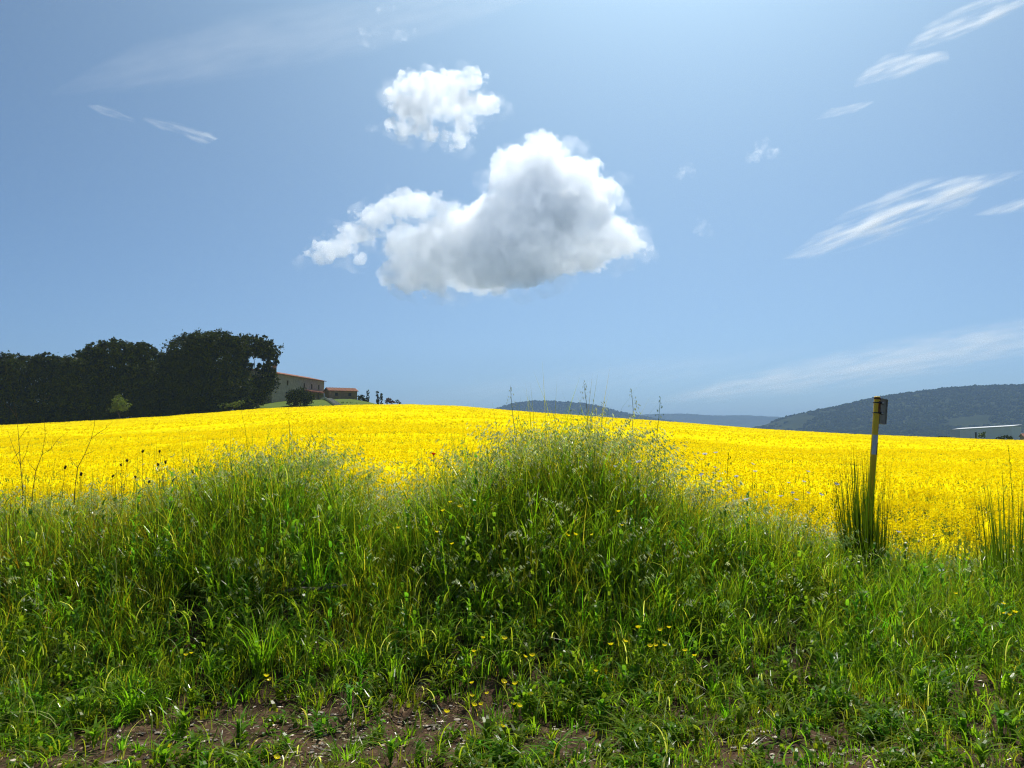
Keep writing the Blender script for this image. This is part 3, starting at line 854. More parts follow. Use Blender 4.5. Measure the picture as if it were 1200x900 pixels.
# ------------------------------------------------------------------ farmhouse, outbuilding, shed
M_wall = noisemat('stone_render', (0.24, 0.195, 0.15), (0.38, 0.32, 0.255), 1.2, 0.95, bump=0.3)
M_brick = noisemat('brown_brick', (0.24, 0.15, 0.10), (0.34, 0.23, 0.16), 2.5, 0.95, bump=0.3)
M_tile = noisemat('clay_tiles', (0.20, 0.075, 0.045), (0.32, 0.13, 0.075), 3.0, 0.9, bump=0.4)
M_glass = noisemat('dark_window', (0.015, 0.016, 0.018), (0.03, 0.03, 0.032), 2, 0.15)
M_wood = noisemat('dark_wood', (0.06, 0.035, 0.02), (0.10, 0.06, 0.035), 6, 0.8)
M_pale = noisemat('pale_stone', (0.48, 0.46, 0.42), (0.62, 0.60, 0.56), 4, 0.9)
M_panel = noisemat('grey_panels', (0.78, 0.76, 0.70), (0.83, 0.81, 0.76), 0.15, 0.6)
M_fascia = noisemat('white_roof_edge', (0.50, 0.51, 0.52), (0.60, 0.61, 0.62), 0.2, 0.5)

def wall_with_holes(L, H, th, holes):
    """a wall in local x (length), z (height), thickness along +y behind the face at y=0; holes: (x0, x1, z0, z1)"""
    xs = sorted({0, L} | {h[0] for h in holes} | {h[1] for h in holes}); zs = sorted({0, H} | {h[2] for h in holes} | {h[3] for h in holes})
    bm = bmesh.new()
    def inside(x, z): return any(h[0] < x < h[1] and h[2] < z < h[3] for h in holes)
    nx, nz = len(xs), len(zs)
    solid = [[not inside((xs[i] + xs[i + 1]) / 2, (zs[j] + zs[j + 1]) / 2) for j in range(nz - 1)] for i in range(nx - 1)]
    V, F, ids = [], [], {}
    def v(i, j, s):
        k = (i, j, s)
        if k not in ids: ids[k] = len(V); V.append((xs[i], s * th, zs[j]))
        return ids[k]
    for i in range(nx - 1):
        for j in range(nz - 1):
            if not solid[i][j]: continue
            F.append((v(i, j, 0), v(i + 1, j, 0), v(i + 1, j + 1, 0), v(i, j + 1, 0)))
            F.append((v(i, j, 1), v(i, j + 1, 1), v(i + 1, j + 1, 1), v(i + 1, j, 1)))
            for (di, dj, e) in ((-1, 0, ((i, j), (i, j + 1))), (1, 0, ((i + 1, j + 1), (i + 1, j))), (0, -1, ((i + 1, j), (i, j))), (0, 1, ((i, j + 1), (i + 1, j + 1)))):
                a, b = i + di, j + dj
                if not (0 <= a < nx - 1 and 0 <= b < nz - 1 and solid[a][b]):
                    (p, q), (r, s) = e
                    F.append((v(p, q, 0), v(r, s, 0), v(r, s, 1), v(p, q, 1)))
    bm.free()
    return V, F

def farmhouse():
    A = P(319, 437, 220); B = P(380, 447, 254)
    d = Vector((B.x - A.x, B.y - A.y, 0)); L = d.length
    rz = math.atan2(d.y, d.x)
    z0 = g1(A.x, A.y) - 0.8
    H = A.z - z0
    t = thing('farmhouse', 'long brown stone farmhouse with a chimney, half hidden behind the oaks', 'house', (A.x, A.y, z0), rz)
    W = 10.0
    wins = [(L * 0.27, 1.1), (L * 0.585, 1.0), (L * 0.735, 1.0), (L * 0.885, 1.0)]
    zt = H - 3.0
    holes = [(x - w / 2, x + w / 2, zt, zt + 1.55) for x, w in wins]
    low = [(L * 0.42, 1.0), (L * 0.60, 0.9)]
    holes += [(x - w / 2, x + w / 2, 1.9, 3.3) for x, w in low]
    door = (L * 0.84 - 0.55, L * 0.84 + 0.55, 0.6, 2.9)
    holes.append(door)
    V, F = wall_with_holes(L, H, 0.5, holes)
    mb = MB().add(V, F)
    sl = 0.21
    rh = W / 2 * sl
    # back wall and the two gable walls, kept clear of the front wall
    mb.box((L / 2, W - 0.25, H / 2), (L, 0.5, H))
    for x in (0.25, L - 0.25):
        mb.box((x, W / 2, H / 2), (0.5, W - 1.004, H))
        mb.add([(x - .25, 0.502, H), (x + .25, 0.502, H), (x + .25, W - .502, H), (x - .25, W - .502, H), (x - .25, W / 2, H + rh - .1), (x + .25, W / 2, H + rh - .1)], np.array([(0, 1, 5, 4), (2, 3, 4, 5)]))
        mb.F.setdefault(3, []).append(np.array([(0, 4, 3), (1, 2, 5)]) + mb.n - 6)
    mb.build('wall', M_wall, t)
    rb = MB()
    ov = 0.55
    for sgn in (0, 1):
        y0, y1 = (-ov, W / 2) if sgn == 0 else (W + ov, W / 2)
        za, zb = H + 0.02 - ov * sl, H + rh + 0.02
        tk = 0.16
        V = [(-ov, y0, za), (L + ov, y0, za), (L + ov, y1, zb), (-ov, y1, zb)]
        V += [(a, b, c + tk) for a, b, c in V]
        rb.add(V, [(0, 1, 2, 3), (4, 7, 6, 5), (0, 4, 5, 1), (1, 5, 6, 2), (2, 6, 7, 3), (3, 7, 4, 0)])
    # rounded tile ends along the eaves
    for i in range(int(L / 0.5)):
        x = i * 0.5
        rb.tube([(x, -ov - 0.02, H + 0.12 - ov * sl), (x, W / 2, H + rh + 0.20)], [0.11, 0.11], 6)
    roof = rb.build('roof', M_tile, t)
    cb = MB().box((L * 0.20, W * 0.30, H + 1.35), (0.95, 0.95, 2.3)).box((L * 0.20, W * 0.30, H + 2.58), (1.2, 1.2, 0.16)).box((L * 0.20, W * 0.30, H + 2.82), (0.7, 0.7, 0.32))
    cb.build('chimney', M_brick, roof)
    for x0, x1, a, b in holes[:-1]:
        wb = MB()
        fw = 0.08
        wb.box((x0 + fw / 2 + .003, 0.2, (a + b) / 2), (fw, 0.08, b - a - .008)).box((x1 - fw / 2 - .003, 0.2, (a + b) / 2), (fw, 0.08, b - a - .008))
        wb.box(((x0 + x1) / 2, 0.2, a + fw / 2 + .004), (x1 - x0 - 2 * fw - .01, 0.08, fw)).box(((x0 + x1) / 2, 0.2, b - fw / 2 - .004), (x1 - x0 - 2 * fw - .01, 0.08, fw))
        wb.box(((x0 + x1) / 2, 0.2, (a + b) / 2), (0.06, 0.06, b - a - 2 * fw - .01))
        w = wb.build('window', M_wood, t)
        MB().box(((x0 + x1) / 2, 0.26, (a + b) / 2), (x1 - x0 - .02, 0.02, b - a - .02)).build('pane', M_glass, w)
        MB().box(((x0 + x1) / 2, -0.05, a - 0.06), (x1 - x0 + 0.3, 0.22, 0.10)).build('sill', M_pale, w)
    MB().box(((door[0] + door[1]) / 2, 0.2, 1.75), (1.08, 0.08, 2.28)).build('door', M_wood, t)
    # lean-to porch on the right end of the long wall
    x0, x1 = L * 0.56, L + 1.6
    pz = H - 3.85
    pb = MB()
    V = [(x0, -2.6, pz - 0.45), (x1, -2.6, pz - 0.45), (x1, -0.02, pz + 0.25), (x0, -0.02, pz + 0.25)]
    V += [(a, b, c + 0.18) for a, b, c in V]
    pb.add(V, [(0, 3, 2, 1), (4, 5, 6, 7), (0, 1, 5, 4), (1, 2, 6, 5), (2, 3, 7, 6), (3, 0, 4, 7)])
    for i in range(int((x1 - x0) / 0.5)):
        pb.tube([(x0 + i * 0.5 + .2, -2.62, pz - 0.22), (x0 + i * 0.5 + .2, -0.03, pz + 0.47)], [0.1, 0.1], 6)
    pr = pb.build('porch_roof', M_tile, t)
    for i in range(4):
        x = x0 + 0.2 + (x1 - x0 - 0.4) * i / 3
        MB().box((x, -2.4, (pz - 0.44) / 2), (0.28, 0.28, pz - 0.44)).build('post', M_wood, pr)
farmhouse()

def small_house(name, label, px, D, rz, L, W, H, rise, wall_m, door=True, zoff=0.0):
    x = (px - 600) / FPX * D
    z = g1(x, D) - 0.5 + zoff
    t = thing(name, label, 'house', (x, D, z), rz)
    H += 0.5
    holes = [(L * 0.2, L * 0.2 + 0.9, H - 1.5, H - 0.6), (L * 0.68, L * 0.68 + 0.9, H - 1.5, H - 0.6)]
    V, F = wall_with_holes(L, H, 0.35, holes)
    V = [(a - L / 2, b - W / 2, c) for a, b, c in V]
    mb = MB().add(V, F)
    mb.box((0, W / 2 - .175, H / 2), (L, .35, H))
    for s in (-1, 1):
        xx = s * (L / 2 - .175)
        mb.box((xx, 0, H / 2), (.35, W - .704, H))
        mb.add([(xx - .175, -W / 2 + .352, H), (xx + .175, -W / 2 + .352, H), (xx + .175, W / 2 - .352, H), (xx - .175, W / 2 - .352, H), (xx - .175, 0, H + rise - .08), (xx + .175, 0, H + rise - .08)], np.array([(0, 1, 5, 4), (2, 3, 4, 5)]))
        mb.F.setdefault(3, []).append(np.array([(0, 4, 3), (1, 2, 5)]) + mb.n - 6)
    mb.build('wall', wall_m, t)
    rb = MB(); ov = 0.35; sl = rise / (W / 2)
    for sg in (-1, 1):
        V = [(-L / 2 - ov, sg * (W / 2 + ov), H + .02 - ov * sl), (L / 2 + ov, sg * (W / 2 + ov), H + .02 - ov * sl), (L / 2 + ov, 0, H + rise + .02), (-L / 2 - ov, 0, H + rise + .02)]
        V += [(a, b, c + .14) for a, b, c in V]
        rb.add(V, [(0, 3, 2, 1), (4, 5, 6, 7), (0, 1, 5, 4), (1, 2, 6, 5), (2, 3, 7, 6), (3, 0, 4, 7)])
        for i in range(int((L + 2 * ov) / 0.45)):
            xx = -L / 2 - ov + .2 + i * .45
            rb.tube([(xx, sg * (W / 2 + ov + .02), H + .16 - ov * sl), (xx, 0, H + rise + .18)], [.09, .09], 5)
    rb.build('roof', M_tile, t)
    for x0, x1, a, b in holes:
        w = MB().box(((x0 + x1) / 2 - L / 2, -W / 2 + .18, (a + b) / 2), (.06, .06, b - a - .01)).box(((x0 + x1) / 2 - L / 2, -W / 2 + .18, a + .04), (x1 - x0 - .01, .08, .07)).build('window', M_wood, t)
        MB().box(((x0 + x1) / 2 - L / 2, -W / 2 + .25, (a + b) / 2), (x1 - x0 - .02, .02, b - a - .02)).build('pane', M_glass, w)
    return t
small_house('outbuilding', 'low brown brick outbuilding with a red tiled roof beside the farmhouse', 399, 244, R(28), 8.6, 6.0, 2.5, 0.95, M_brick)
small_house('roadside_house', 'reddish tiled house at the right edge beyond the long shed', 1206, 330, R(-18), 6, 6, 3.0, 1.1, M_brick, zoff=0.0)

def garden_steps():
    a, b = P(381, 468.5, 238), P(397, 476, 206)
    n = 14
    base = Vector((a.x, a.y, g1(a.x, a.y)))
    t = thing('garden_steps', 'pale stone garden steps running down from the farmhouse', 'steps', base)
    mb = MB()
    for i in range(n):
        f = i / (n - 1)
        x, y = a.x + (b.x - a.x) * f, a.y + (b.y - a.y) * f
        z = g1(x, y) + 0.06
        M = Matrix.Translation(Vector((x, y, z)) - base) @ Matrix.Rotation(math.atan2(b.y - a.y, b.x - a.x), 4, 'Z')
        mb.box((0, 0, 0), (2.05, 1.6, 0.4), M)
    mb.build('tread', M_pale, t)
    wb = MB()
    for i in range(n):
        f = i / (n - 1)
        x, y = a.x + (b.x - a.x) * f - 1.0, a.y + (b.y - a.y) * f
        z = g1(x, y) + 0.3
        M = Matrix.Translation(Vector((x, y, z)) - base) @ Matrix.Rotation(math.atan2(b.y - a.y, b.x - a.x), 4, 'Z')
        wb.box((0, -0.1, 0), (2.1, 0.35, 0.6), M)
    wb.build('side_wall', M_pale, t)
garden_steps()

def shed():
    Rr = P(1186, 498.5, 412); Ll = P(1116.5, 502.5, 436)
    d = Vector((Rr.x - Ll.x, Rr.y - Ll.y, 0)); L = d.length
    z0 = -3.0
    t = thing('long_shed', 'long pale grey industrial shed with a white roof edge at the far right', 'shed', (Ll.x, Ll.y, z0), math.atan2(d.y, d.x))
    H0, H1, W = Ll.z - z0 - 0.5, Rr.z - z0 - 0.5, 11.0
    V = [(0, 0, 0), (L, 0, 0), (L, W, 0), (0, W, 0), (0, 0, H0), (L, 0, H1), (L, W, H1), (0, W, H0)]
    F = [(0, 3, 2, 1), (4, 5, 6, 7), (0, 1, 5, 4), (1, 2, 6, 5), (2, 3, 7, 6), (3, 0, 4, 7)]
    mb = MB().add(V, F)
    for i in range(1, int(L / 3)):     # standing seams of the cladding
        x = i * 3.0; h = H0 + (H1 - H0) * x / L
        mb.box((x, -0.06, h / 2), (0.12, 0.10, h - 0.1))
    mb.build('wall', M_panel, t)
    e = 0.4
    rise = 0.85       # mono-pitch roof sheet climbing away from the field
    V = [(-e, -e, H0 + .01), (L + e, -e, H1 + .01), (L + e, W + e, H1 + .01), (-e, W + e, H0 + .01)]
    V += [(a, b, c + 0.22 + (rise if b > 0 else 0)) for a, b, c in V]
    MB().add(V, F).build('roof', M_fascia, t)
    x = L * 0.40
    MB().box((x, -0.18, 3.6), (0.9, 0.12, 6.2)).build('door', M_wood, t)
    MB().box((L * 0.04, -0.16, H0 / 2), (5.0, 0.08, H0 - .2)).build('lit_end_strip', M_fascia, t)  # strip added to stand for the slightly lit end wall
shed()

# ------------------------------------------------------------------ marker post
def marker_post():
    Yp = 7.5
    a = P(1019, 605, Yp); top = P(1028.2, 464.5, Yp)
    ax = (top - a).normalized()
    gz = g1(a.x, Yp)
    foot = a - ax * ((a.z - gz + 0.25) / ax.z)
    L = (top - foot).length
    t = thing('marker_post', 'leaning yellow marker post with a white sticker and small plate', 'post', foot)
    t.rotation_mode = 'QUATERNION'; t.rotation_quaternion = Vector((0, 0, 1)).rotation_difference(ax)
    m, n, l, out = newmat('rusty_yellow_paint')
    p = n.new('ShaderNodeBsdfPrincipled'); p.inputs['Roughness'].default_value = 0.45
    tc = n.new('ShaderNodeTexCoord'); nz = n.new('ShaderNodeTexNoise'); nz.inputs['Scale'].default_value = 14; nz.inputs['Detail'].default_value = 7; nz.inputs['Roughness'].default_value = 0.7
    mp = n.new('ShaderNodeMapping'); mp.inputs['Scale'].default_value = (1, 1, 0.35); l.new(tc.outputs['Object'], mp.inputs[0]); l.new(mp.outputs[0], nz.inputs['Vector'])
    r = n.new('ShaderNodeValToRGB')
    r.color_ramp.elements[0].position = 0.56; r.color_ramp.elements[0].color = (0.95, 0.58, 0.012, 1)
    r.color_ramp.elements[1].position = 0.66; r.color_ramp.elements[1].color = (0.30, 0.09, 0.03, 1)
    l.new(nz.outputs[0], r.inputs[0]); l.new(r.outputs[0], p.inputs['Base Color'])
    b = n.new('ShaderNodeBump'); b.inputs['Strength'].default_value = 0.25; b.inputs['Distance'].default_value = 0.004; l.new(nz.outputs[0], b.inputs['Height']); l.new(b.outputs[0], p.inputs['Normal'])
    l.new(p.outputs[0], out.inputs[0])
    rad = 0.0285
    pole = MB().tube([(0, 0, 0), (0, 0, L - 0.012), (0, 0, L - 0.003), (0, 0, L)], [rad, rad, rad * 0.92, rad * 0.75], 24).build('pole', m, t, smooth=True)
    def zrow(py):   # height along the post of an image row
        f = (605 - py) / (605 - 464.5)
        return (a + (top - a) * f - foot).length
    M_rust = noisemat('rust', (0.16, 0.045, 0.02), (0.30, 0.10, 0.04), 25, 0.95)
    M_st = noisemat('white_sticker', (0.55, 0.55, 0.55), (0.70, 0.70, 0.70), 12, 0.5)
    M_edge = noisemat('dark_print', (0.05, 0.02, 0.02), (0.10, 0.03, 0.025), 20, 0.6)
    def wrap(name, z0, z1, a0, a1, off, mat, n=14):
        mb = MB(); V, F = [], []
        for i in range(n + 1):
            th = a0 + (a1 - a0) * i / n
            for rr in (rad + off - 0.0008, rad + off):
                for z in (z0, z1):
                    V.append((rr * math.sin(th), -rr * math.cos(th), z))
        for i in range(n):
            q = i * 4; w = q + 4
            F += [(q + 2, w + 2, w + 3, q + 3), (q, q + 1, w + 1, w), (q + 1, q + 3, w + 3, w + 1), (q, w, w + 2, q + 2)]
        F += [(0, 2, 3, 1), (n * 4, n * 4 + 1, n * 4 + 3, n * 4 + 2)]
        return mb.add(V, F).build(name, mat, t)
    wrap('sticker', zrow(533), zrow(510), R(-62), R(52), 0.0016, M_st)
    st = wrap('sticker_band', zrow(533), zrow(519), R(24), R(51), 0.003, M_edge)
    wrap('cap_band', L - 0.03, L - 0.012, R(-180), R(179.9), 0.0014, M_rust, 30)
    wrap('rust_patch', zrow(484), zrow(470), R(5), R(75), 0.0016, M_rust)
    # plate held off the right side of the post, seen nearly edge on
    z0, z1 = zrow(496.5), zrow(466.5)
    Mw = Matrix.Translation((rad, 0, 0)) @ Matrix.Rotation(R(-68), 4, 'Z')
    M_plate = noisemat('weathered_plate', (0.30, 0.26, 0.20), (0.45, 0.40, 0.31), 12, 0.7)
    M_clamp = noisemat('dark_metal', (0.03, 0.026, 0.026), (0.07, 0.06, 0.058), 20, 0.5)
    pb = MB()
    pm = Matrix.Translation((rad + 0.040, 0.02, (z0 + z1) / 2)) @ Matrix.Rotation(R(33), 4, 'Z')
    pb.box((0.0, 0.0, 0.0), (0.105, 0.010, z1 - z0), pm)
    for s in (-1, 1):
        pb.box((s * 0.0485, -0.010, 0), (0.008, 0.0096, z1 - z0 - .002), pm)
    pb.box((0, -0.010, (z1 - z0) / 2 - .004), (0.088, 0.0096, 0.008), pm).box((0, -0.010, -(z1 - z0) / 2 + .004), (0.088, 0.0096, 0.008), pm)
    plate = pb.build('plate', M_plate, t)
    for py in (472, 484):
        z = zrow(py)
        br = MB().tube([(rad * math.cos(x) * 1.08, rad * math.sin(x) * 1.08, z) for x in np.linspace(0, 6.2, 20)], [0.006] * 20, 6)
        br.box((rad + 0.014, -0.006, z), (0.03, 0.035, 0.022))
        k = br.build('bracket', M_clamp, t)
        MB().tube([(rad + 0.012, -0.045, z), (rad + 0.012, -0.024, z)], [0.008, 0.008], 6).build('bolt', M_pale, k)
marker_post()

# ------------------------------------------------------------------ grass and other ground cover
def bare(x, y):
    n = fbm(x * 1.3 + 9, y * 1.3, 91, 4)
    b = 0.25 * (1 - sstep(3.8, 4.5, y + (n - 0.5) * 2.4))
    for (cx, c2, rx, ry) in [(-1.42, 4.55, 0.62, 0.60), (-0.55, 4.42, 0.55, 0.50), (1.55, 4.05, 0.65, 0.36), (-2.1, 4.35, 0.3, 0.25), (0.25, 4.2, 0.35, 0.28), (-0.9, 4.15, 0.4, 0.25)]:
        b = np.maximum(b, 1.1 - (((x - cx) / rx) ** 2 + ((y - c2) / ry) ** 2) * 0.8 + (n - 0.5))
    return np.clip(b, 0, 1)

def frustum_pts(n, y0, y1, extra=1.3, pw=1.0):
    out = np.zeros((0, 2))
    while len(out) < n:
        y = y0 + (y1 - y0) * rng.random(n * 2) ** pw
        x = (rng.random(n * 2) * 2 - 1) * (0.70 * y1 + extra)
        out = np.concatenate([out, np.stack([x, y], 1)[np.abs(x) < 0.70 * y + extra]])
    return out[:n]

def build_grass():
    mb = MB()
    # tufts of fine blades
    p = frustum_pts(13000, 3.3, 8.5)
    d = fbm(p[:, 0] * 2.2, p[:, 1] * 2.2, 61, 3)
    keep = rng.random(len(p)) < (1 - 0.93 * bare(p[:, 0], p[:, 1])) * np.clip(1.9 * (d - 0.22), 0.12, 1)
    p = p[keep]; n = len(p)
    per = 17
    size = 0.6 + 0.8 * rng.random(n)
    hue = rng.random(n)
    tc = np.stack([0.45 + 0.75 * hue + 0.12 * rng.random(n), 0.62 + 0.55 * rng.random(n), 0.6 + 0.8 * rng.random(n)], 1)
    tc = tc * (0.75 + 0.5 * rng.random((n, 1)))
    ang = rng.random((n, per)) * 6.283; rr = 0.055 * np.sqrt(rng.random((n, per))) * size[:, None]
    x = (p[:, 0:1] + np.cos(ang) * rr).ravel(); y = (p[:, 1:2] + np.sin(ang) * rr).ravel()
    H = grass_h(x, y) * np.repeat(0.45 + 0.60 * rng.random(n), per) * (0.5 + 0.55 * rng.random(n * per))
    az = ang.ravel() + rng.normal(size=n * per) * 0.6
    bend = 0.12 + 0.5 * rng.random(n * per) ** 1.6
    fl = rng.random(n * per) < 0.10; bend = np.where(fl, 0.9 + 0.3 * rng.random(n * per), bend)
    w = (0.0038 + 0.0062 * rng.random(n * per) ** 1.3) * np.where(H > 0.4, 1.15, 0.9)
    T = np.repeat(tc, per, axis=0) * (0.75 + 0.5 * rng.random((n * per, 1)))
    dryb = rng.random(n * per) < 0.035
    lft = (x < -2.6) & (H > 0.3) & (rng.random(n * per) < 0.55)
    T[lft] = T[lft] * np.array([1.55, 1.0, 1.6])
    T[dryb] = np.array([3.6, 2.0, 5.0]) * (0.7 + 0.5 * rng.random((dryb.sum(), 1)))
    mb.add(*blades(np.stack([x, y, ground(x, y) - 0.01], 1), H, w, az, bend, rng.random(n * per) * 6.283, 4, T, droop=0.55))
    # broader, lighter blades in tussocks
    p = frustum_pts(1500, 4.0, 7.9)
    p = p[rng.random(len(p)) < (1 - 0.9 * bare(p[:, 0], p[:, 1]))]; n = len(p); per = 16
    ang = rng.random((n, per)) * 6.283; rr = 0.04 * rng.random((n, per))
    x = (p[:, 0:1] + np.cos(ang) * rr).ravel(); y = (p[:, 1:2] + np.sin(ang) * rr).ravel()
    H = grass_h(x, y) * np.repeat(0.5 + 0.5 * rng.random(n), per) * (0.6 + 0.5 * rng.random(n * per))
    T = np.repeat(np.stack([0.9 + 0.5 * rng.random(n), 1.05 + 0.45 * rng.random(n), 0.8 + 0.8 * rng.random(n)], 1), per, axis=0)
    mb.add(*blades(np.stack([x, y, ground(x, y) - 0.01], 1), H, 0.008 + 0.006 * rng.random(n * per), ang.ravel(), 0.25 + 0.6 * rng.random(n * per), ang.ravel() + 1.57 + rng.normal(size=n * per) * .4, 5, T, droop=0.6))
    # bent and fallen leaves lying across the others
    p = frustum_pts(9500, 3.6, 7.8); n = len(p)
    p = p[rng.random(n) < 1 - 0.9 * bare(p[:, 0], p[:, 1])]; n = len(p)
    x, y = p[:, 0], p[:, 1]; Hh = grass_h(x, y)
    root = np.column_stack([x, y, ground(x, y) + Hh * (0.10 + 0.55 * rng.random(n))])
    pale = rng.random(n) < 0.12
    T = np.stack([0.85 + 0.7 * rng.random(n), 0.85 + 0.5 * rng.random(n), 1.0 + 1.2 * rng.random(n)], 1)
    T[pale] = np.array([3.0, 2.0, 12.0]) * (0.7 + 0.6 * rng.random((pale.sum(), 1)))
    az = rng.random(n) * 6.283
    mb.add(*blades(root, 0.08 + 0.26 * rng.random(n), 0.0035 + 0.0055 * rng.random(n), az, 0.5 + 1.1 * rng.random(n), az + 1.57 + rng.normal(size=n) * .6, 6, T, droop=0.5))
    # thin culms standing above the rest along the crest
    p = frustum_pts(900, 6.0, 7.9); n = len(p)
    T = np.stack([1.1 + 0.7 * rng.random(n), 0.9 + 0.3 * rng.random(n), 0.9 + rng.random(n)], 1)
    mb.add(*blades(np.column_stack([p, ground(p[:, 0], p[:, 1])]), grass_h(p[:, 0], p[:, 1]) * (0.9 + 0.4 * rng.random(n)), np.full(n, 0.004), rng.random(n) * 6.28, 0.1 + 0.25 * rng.random(n), segs=4, tint=T, prof=0.25))
    o = mb.build('grass', M_grass)
    tag(o, 'long green meadow grass covering the bank in the foreground', 'grass', kind='stuff')

def build_seed_grass():
    st, sp = MB(), MB()
    p = frustum_pts(22000, 5.5, 7.25)
    x, y = p[:, 0], p[:, 1]
    T = top_line(x)
    want = (0.03 + 0.65 * np.exp(-((x - 0.35) / 1.05) ** 2) + 0.36 * np.exp(-((x + 1.95) / 0.9) ** 2) + 0.14 * (x < -3) + 0.10 * np.exp(-((x - 2.4) / .6) ** 2)) * (0.05 + 0.95 * sstep(6.35, 7.15, y) ** 1.3)
    p = p[rng.random(len(p)) < want * 1.1]; n = len(p); x, y = p[:, 0], p[:, 1]
    h = np.maximum(grass_h(x, y) * (0.76 + 0.26 * rng.random(n)), 0.35)
    az = rng.normal(size=n) * 0.9 + np.where(x < 0.2, 0.2, 0.0) + np.where(rng.random(n) < .25, 3.1, 0)
    bend = 0.25 + 0.4 * rng.random(n)
    tint = np.stack([1.5 + 0.9 * rng.random(n), 1.15 + 0.3 * rng.random(n), 2.0 + 2 * rng.random(n)], 1)
    gz = ground(x, y)
    st.add(*blades(np.stack([x, y, gz], 1), h, np.full(n, 0.0034), az, bend, segs=6, tint=tint, prof=0.2))
    m = 13
    t = (0.66 + 0.36 * rng.random((n, m)))
    hor = h[:, None] * bend[:, None] * t ** 2; ver = h[:, None] * (t - 0.5 * bend[:, None] * t ** 2.6)
    off = 0.008 + 0.028 * rng.random((n, m)); aa = az[:, None] + rng.normal(size=(n, m)) * 0.8
    c = np.stack([x[:, None] + np.cos(az)[:, None] * hor + np.cos(aa) * off, y[:, None] + np.sin(az)[:, None] * hor + np.sin(aa) * off, gz[:, None] + ver - off * 0.6], -1).reshape(-1, 3)
    k = len(c)
    dirn = np.stack([np.cos(aa), np.sin(aa), -0.5 - 0.9 * rng.random((n, m))], -1).reshape(-1, 3)
    dirn += rng.normal(size=dirn.shape) * 0.25
    dirn /= np.linalg.norm(dirn, axis=1, keepdims=True)
    b = perp(dirn)
    ln = (0.011 + 0.012 * rng.random(k))[:, None]; wd = (0.0028 + 0.0030 * rng.random(k))[:, None]
    pt = np.repeat(0.65 + 0.55 * rng.random((n, 1)), m, axis=0).reshape(-1, 1) * np.stack([np.ones(k), 0.98 + 0.1 * rng.random(k), 0.8 + 0.35 * rng.random(k)], 1)
    green = np.repeat(rng.random(n) < 0.35, m)
    pt[green] *= np.array([0.55, 0.75, 0.35])
    sp.add(*quads(c, dirn * ln, b * wd, pt)); sp.add(*quads(c, dirn * ln, np.cross(dirn, b) * wd, pt))
    o = sp.build('seeding_grass', M_straw)
    tag(o, 'silvery nodding seed heads of wild grass on top of the grassy mound', 'grass', kind='stuff')
    st.build('stems', M_grass, o)

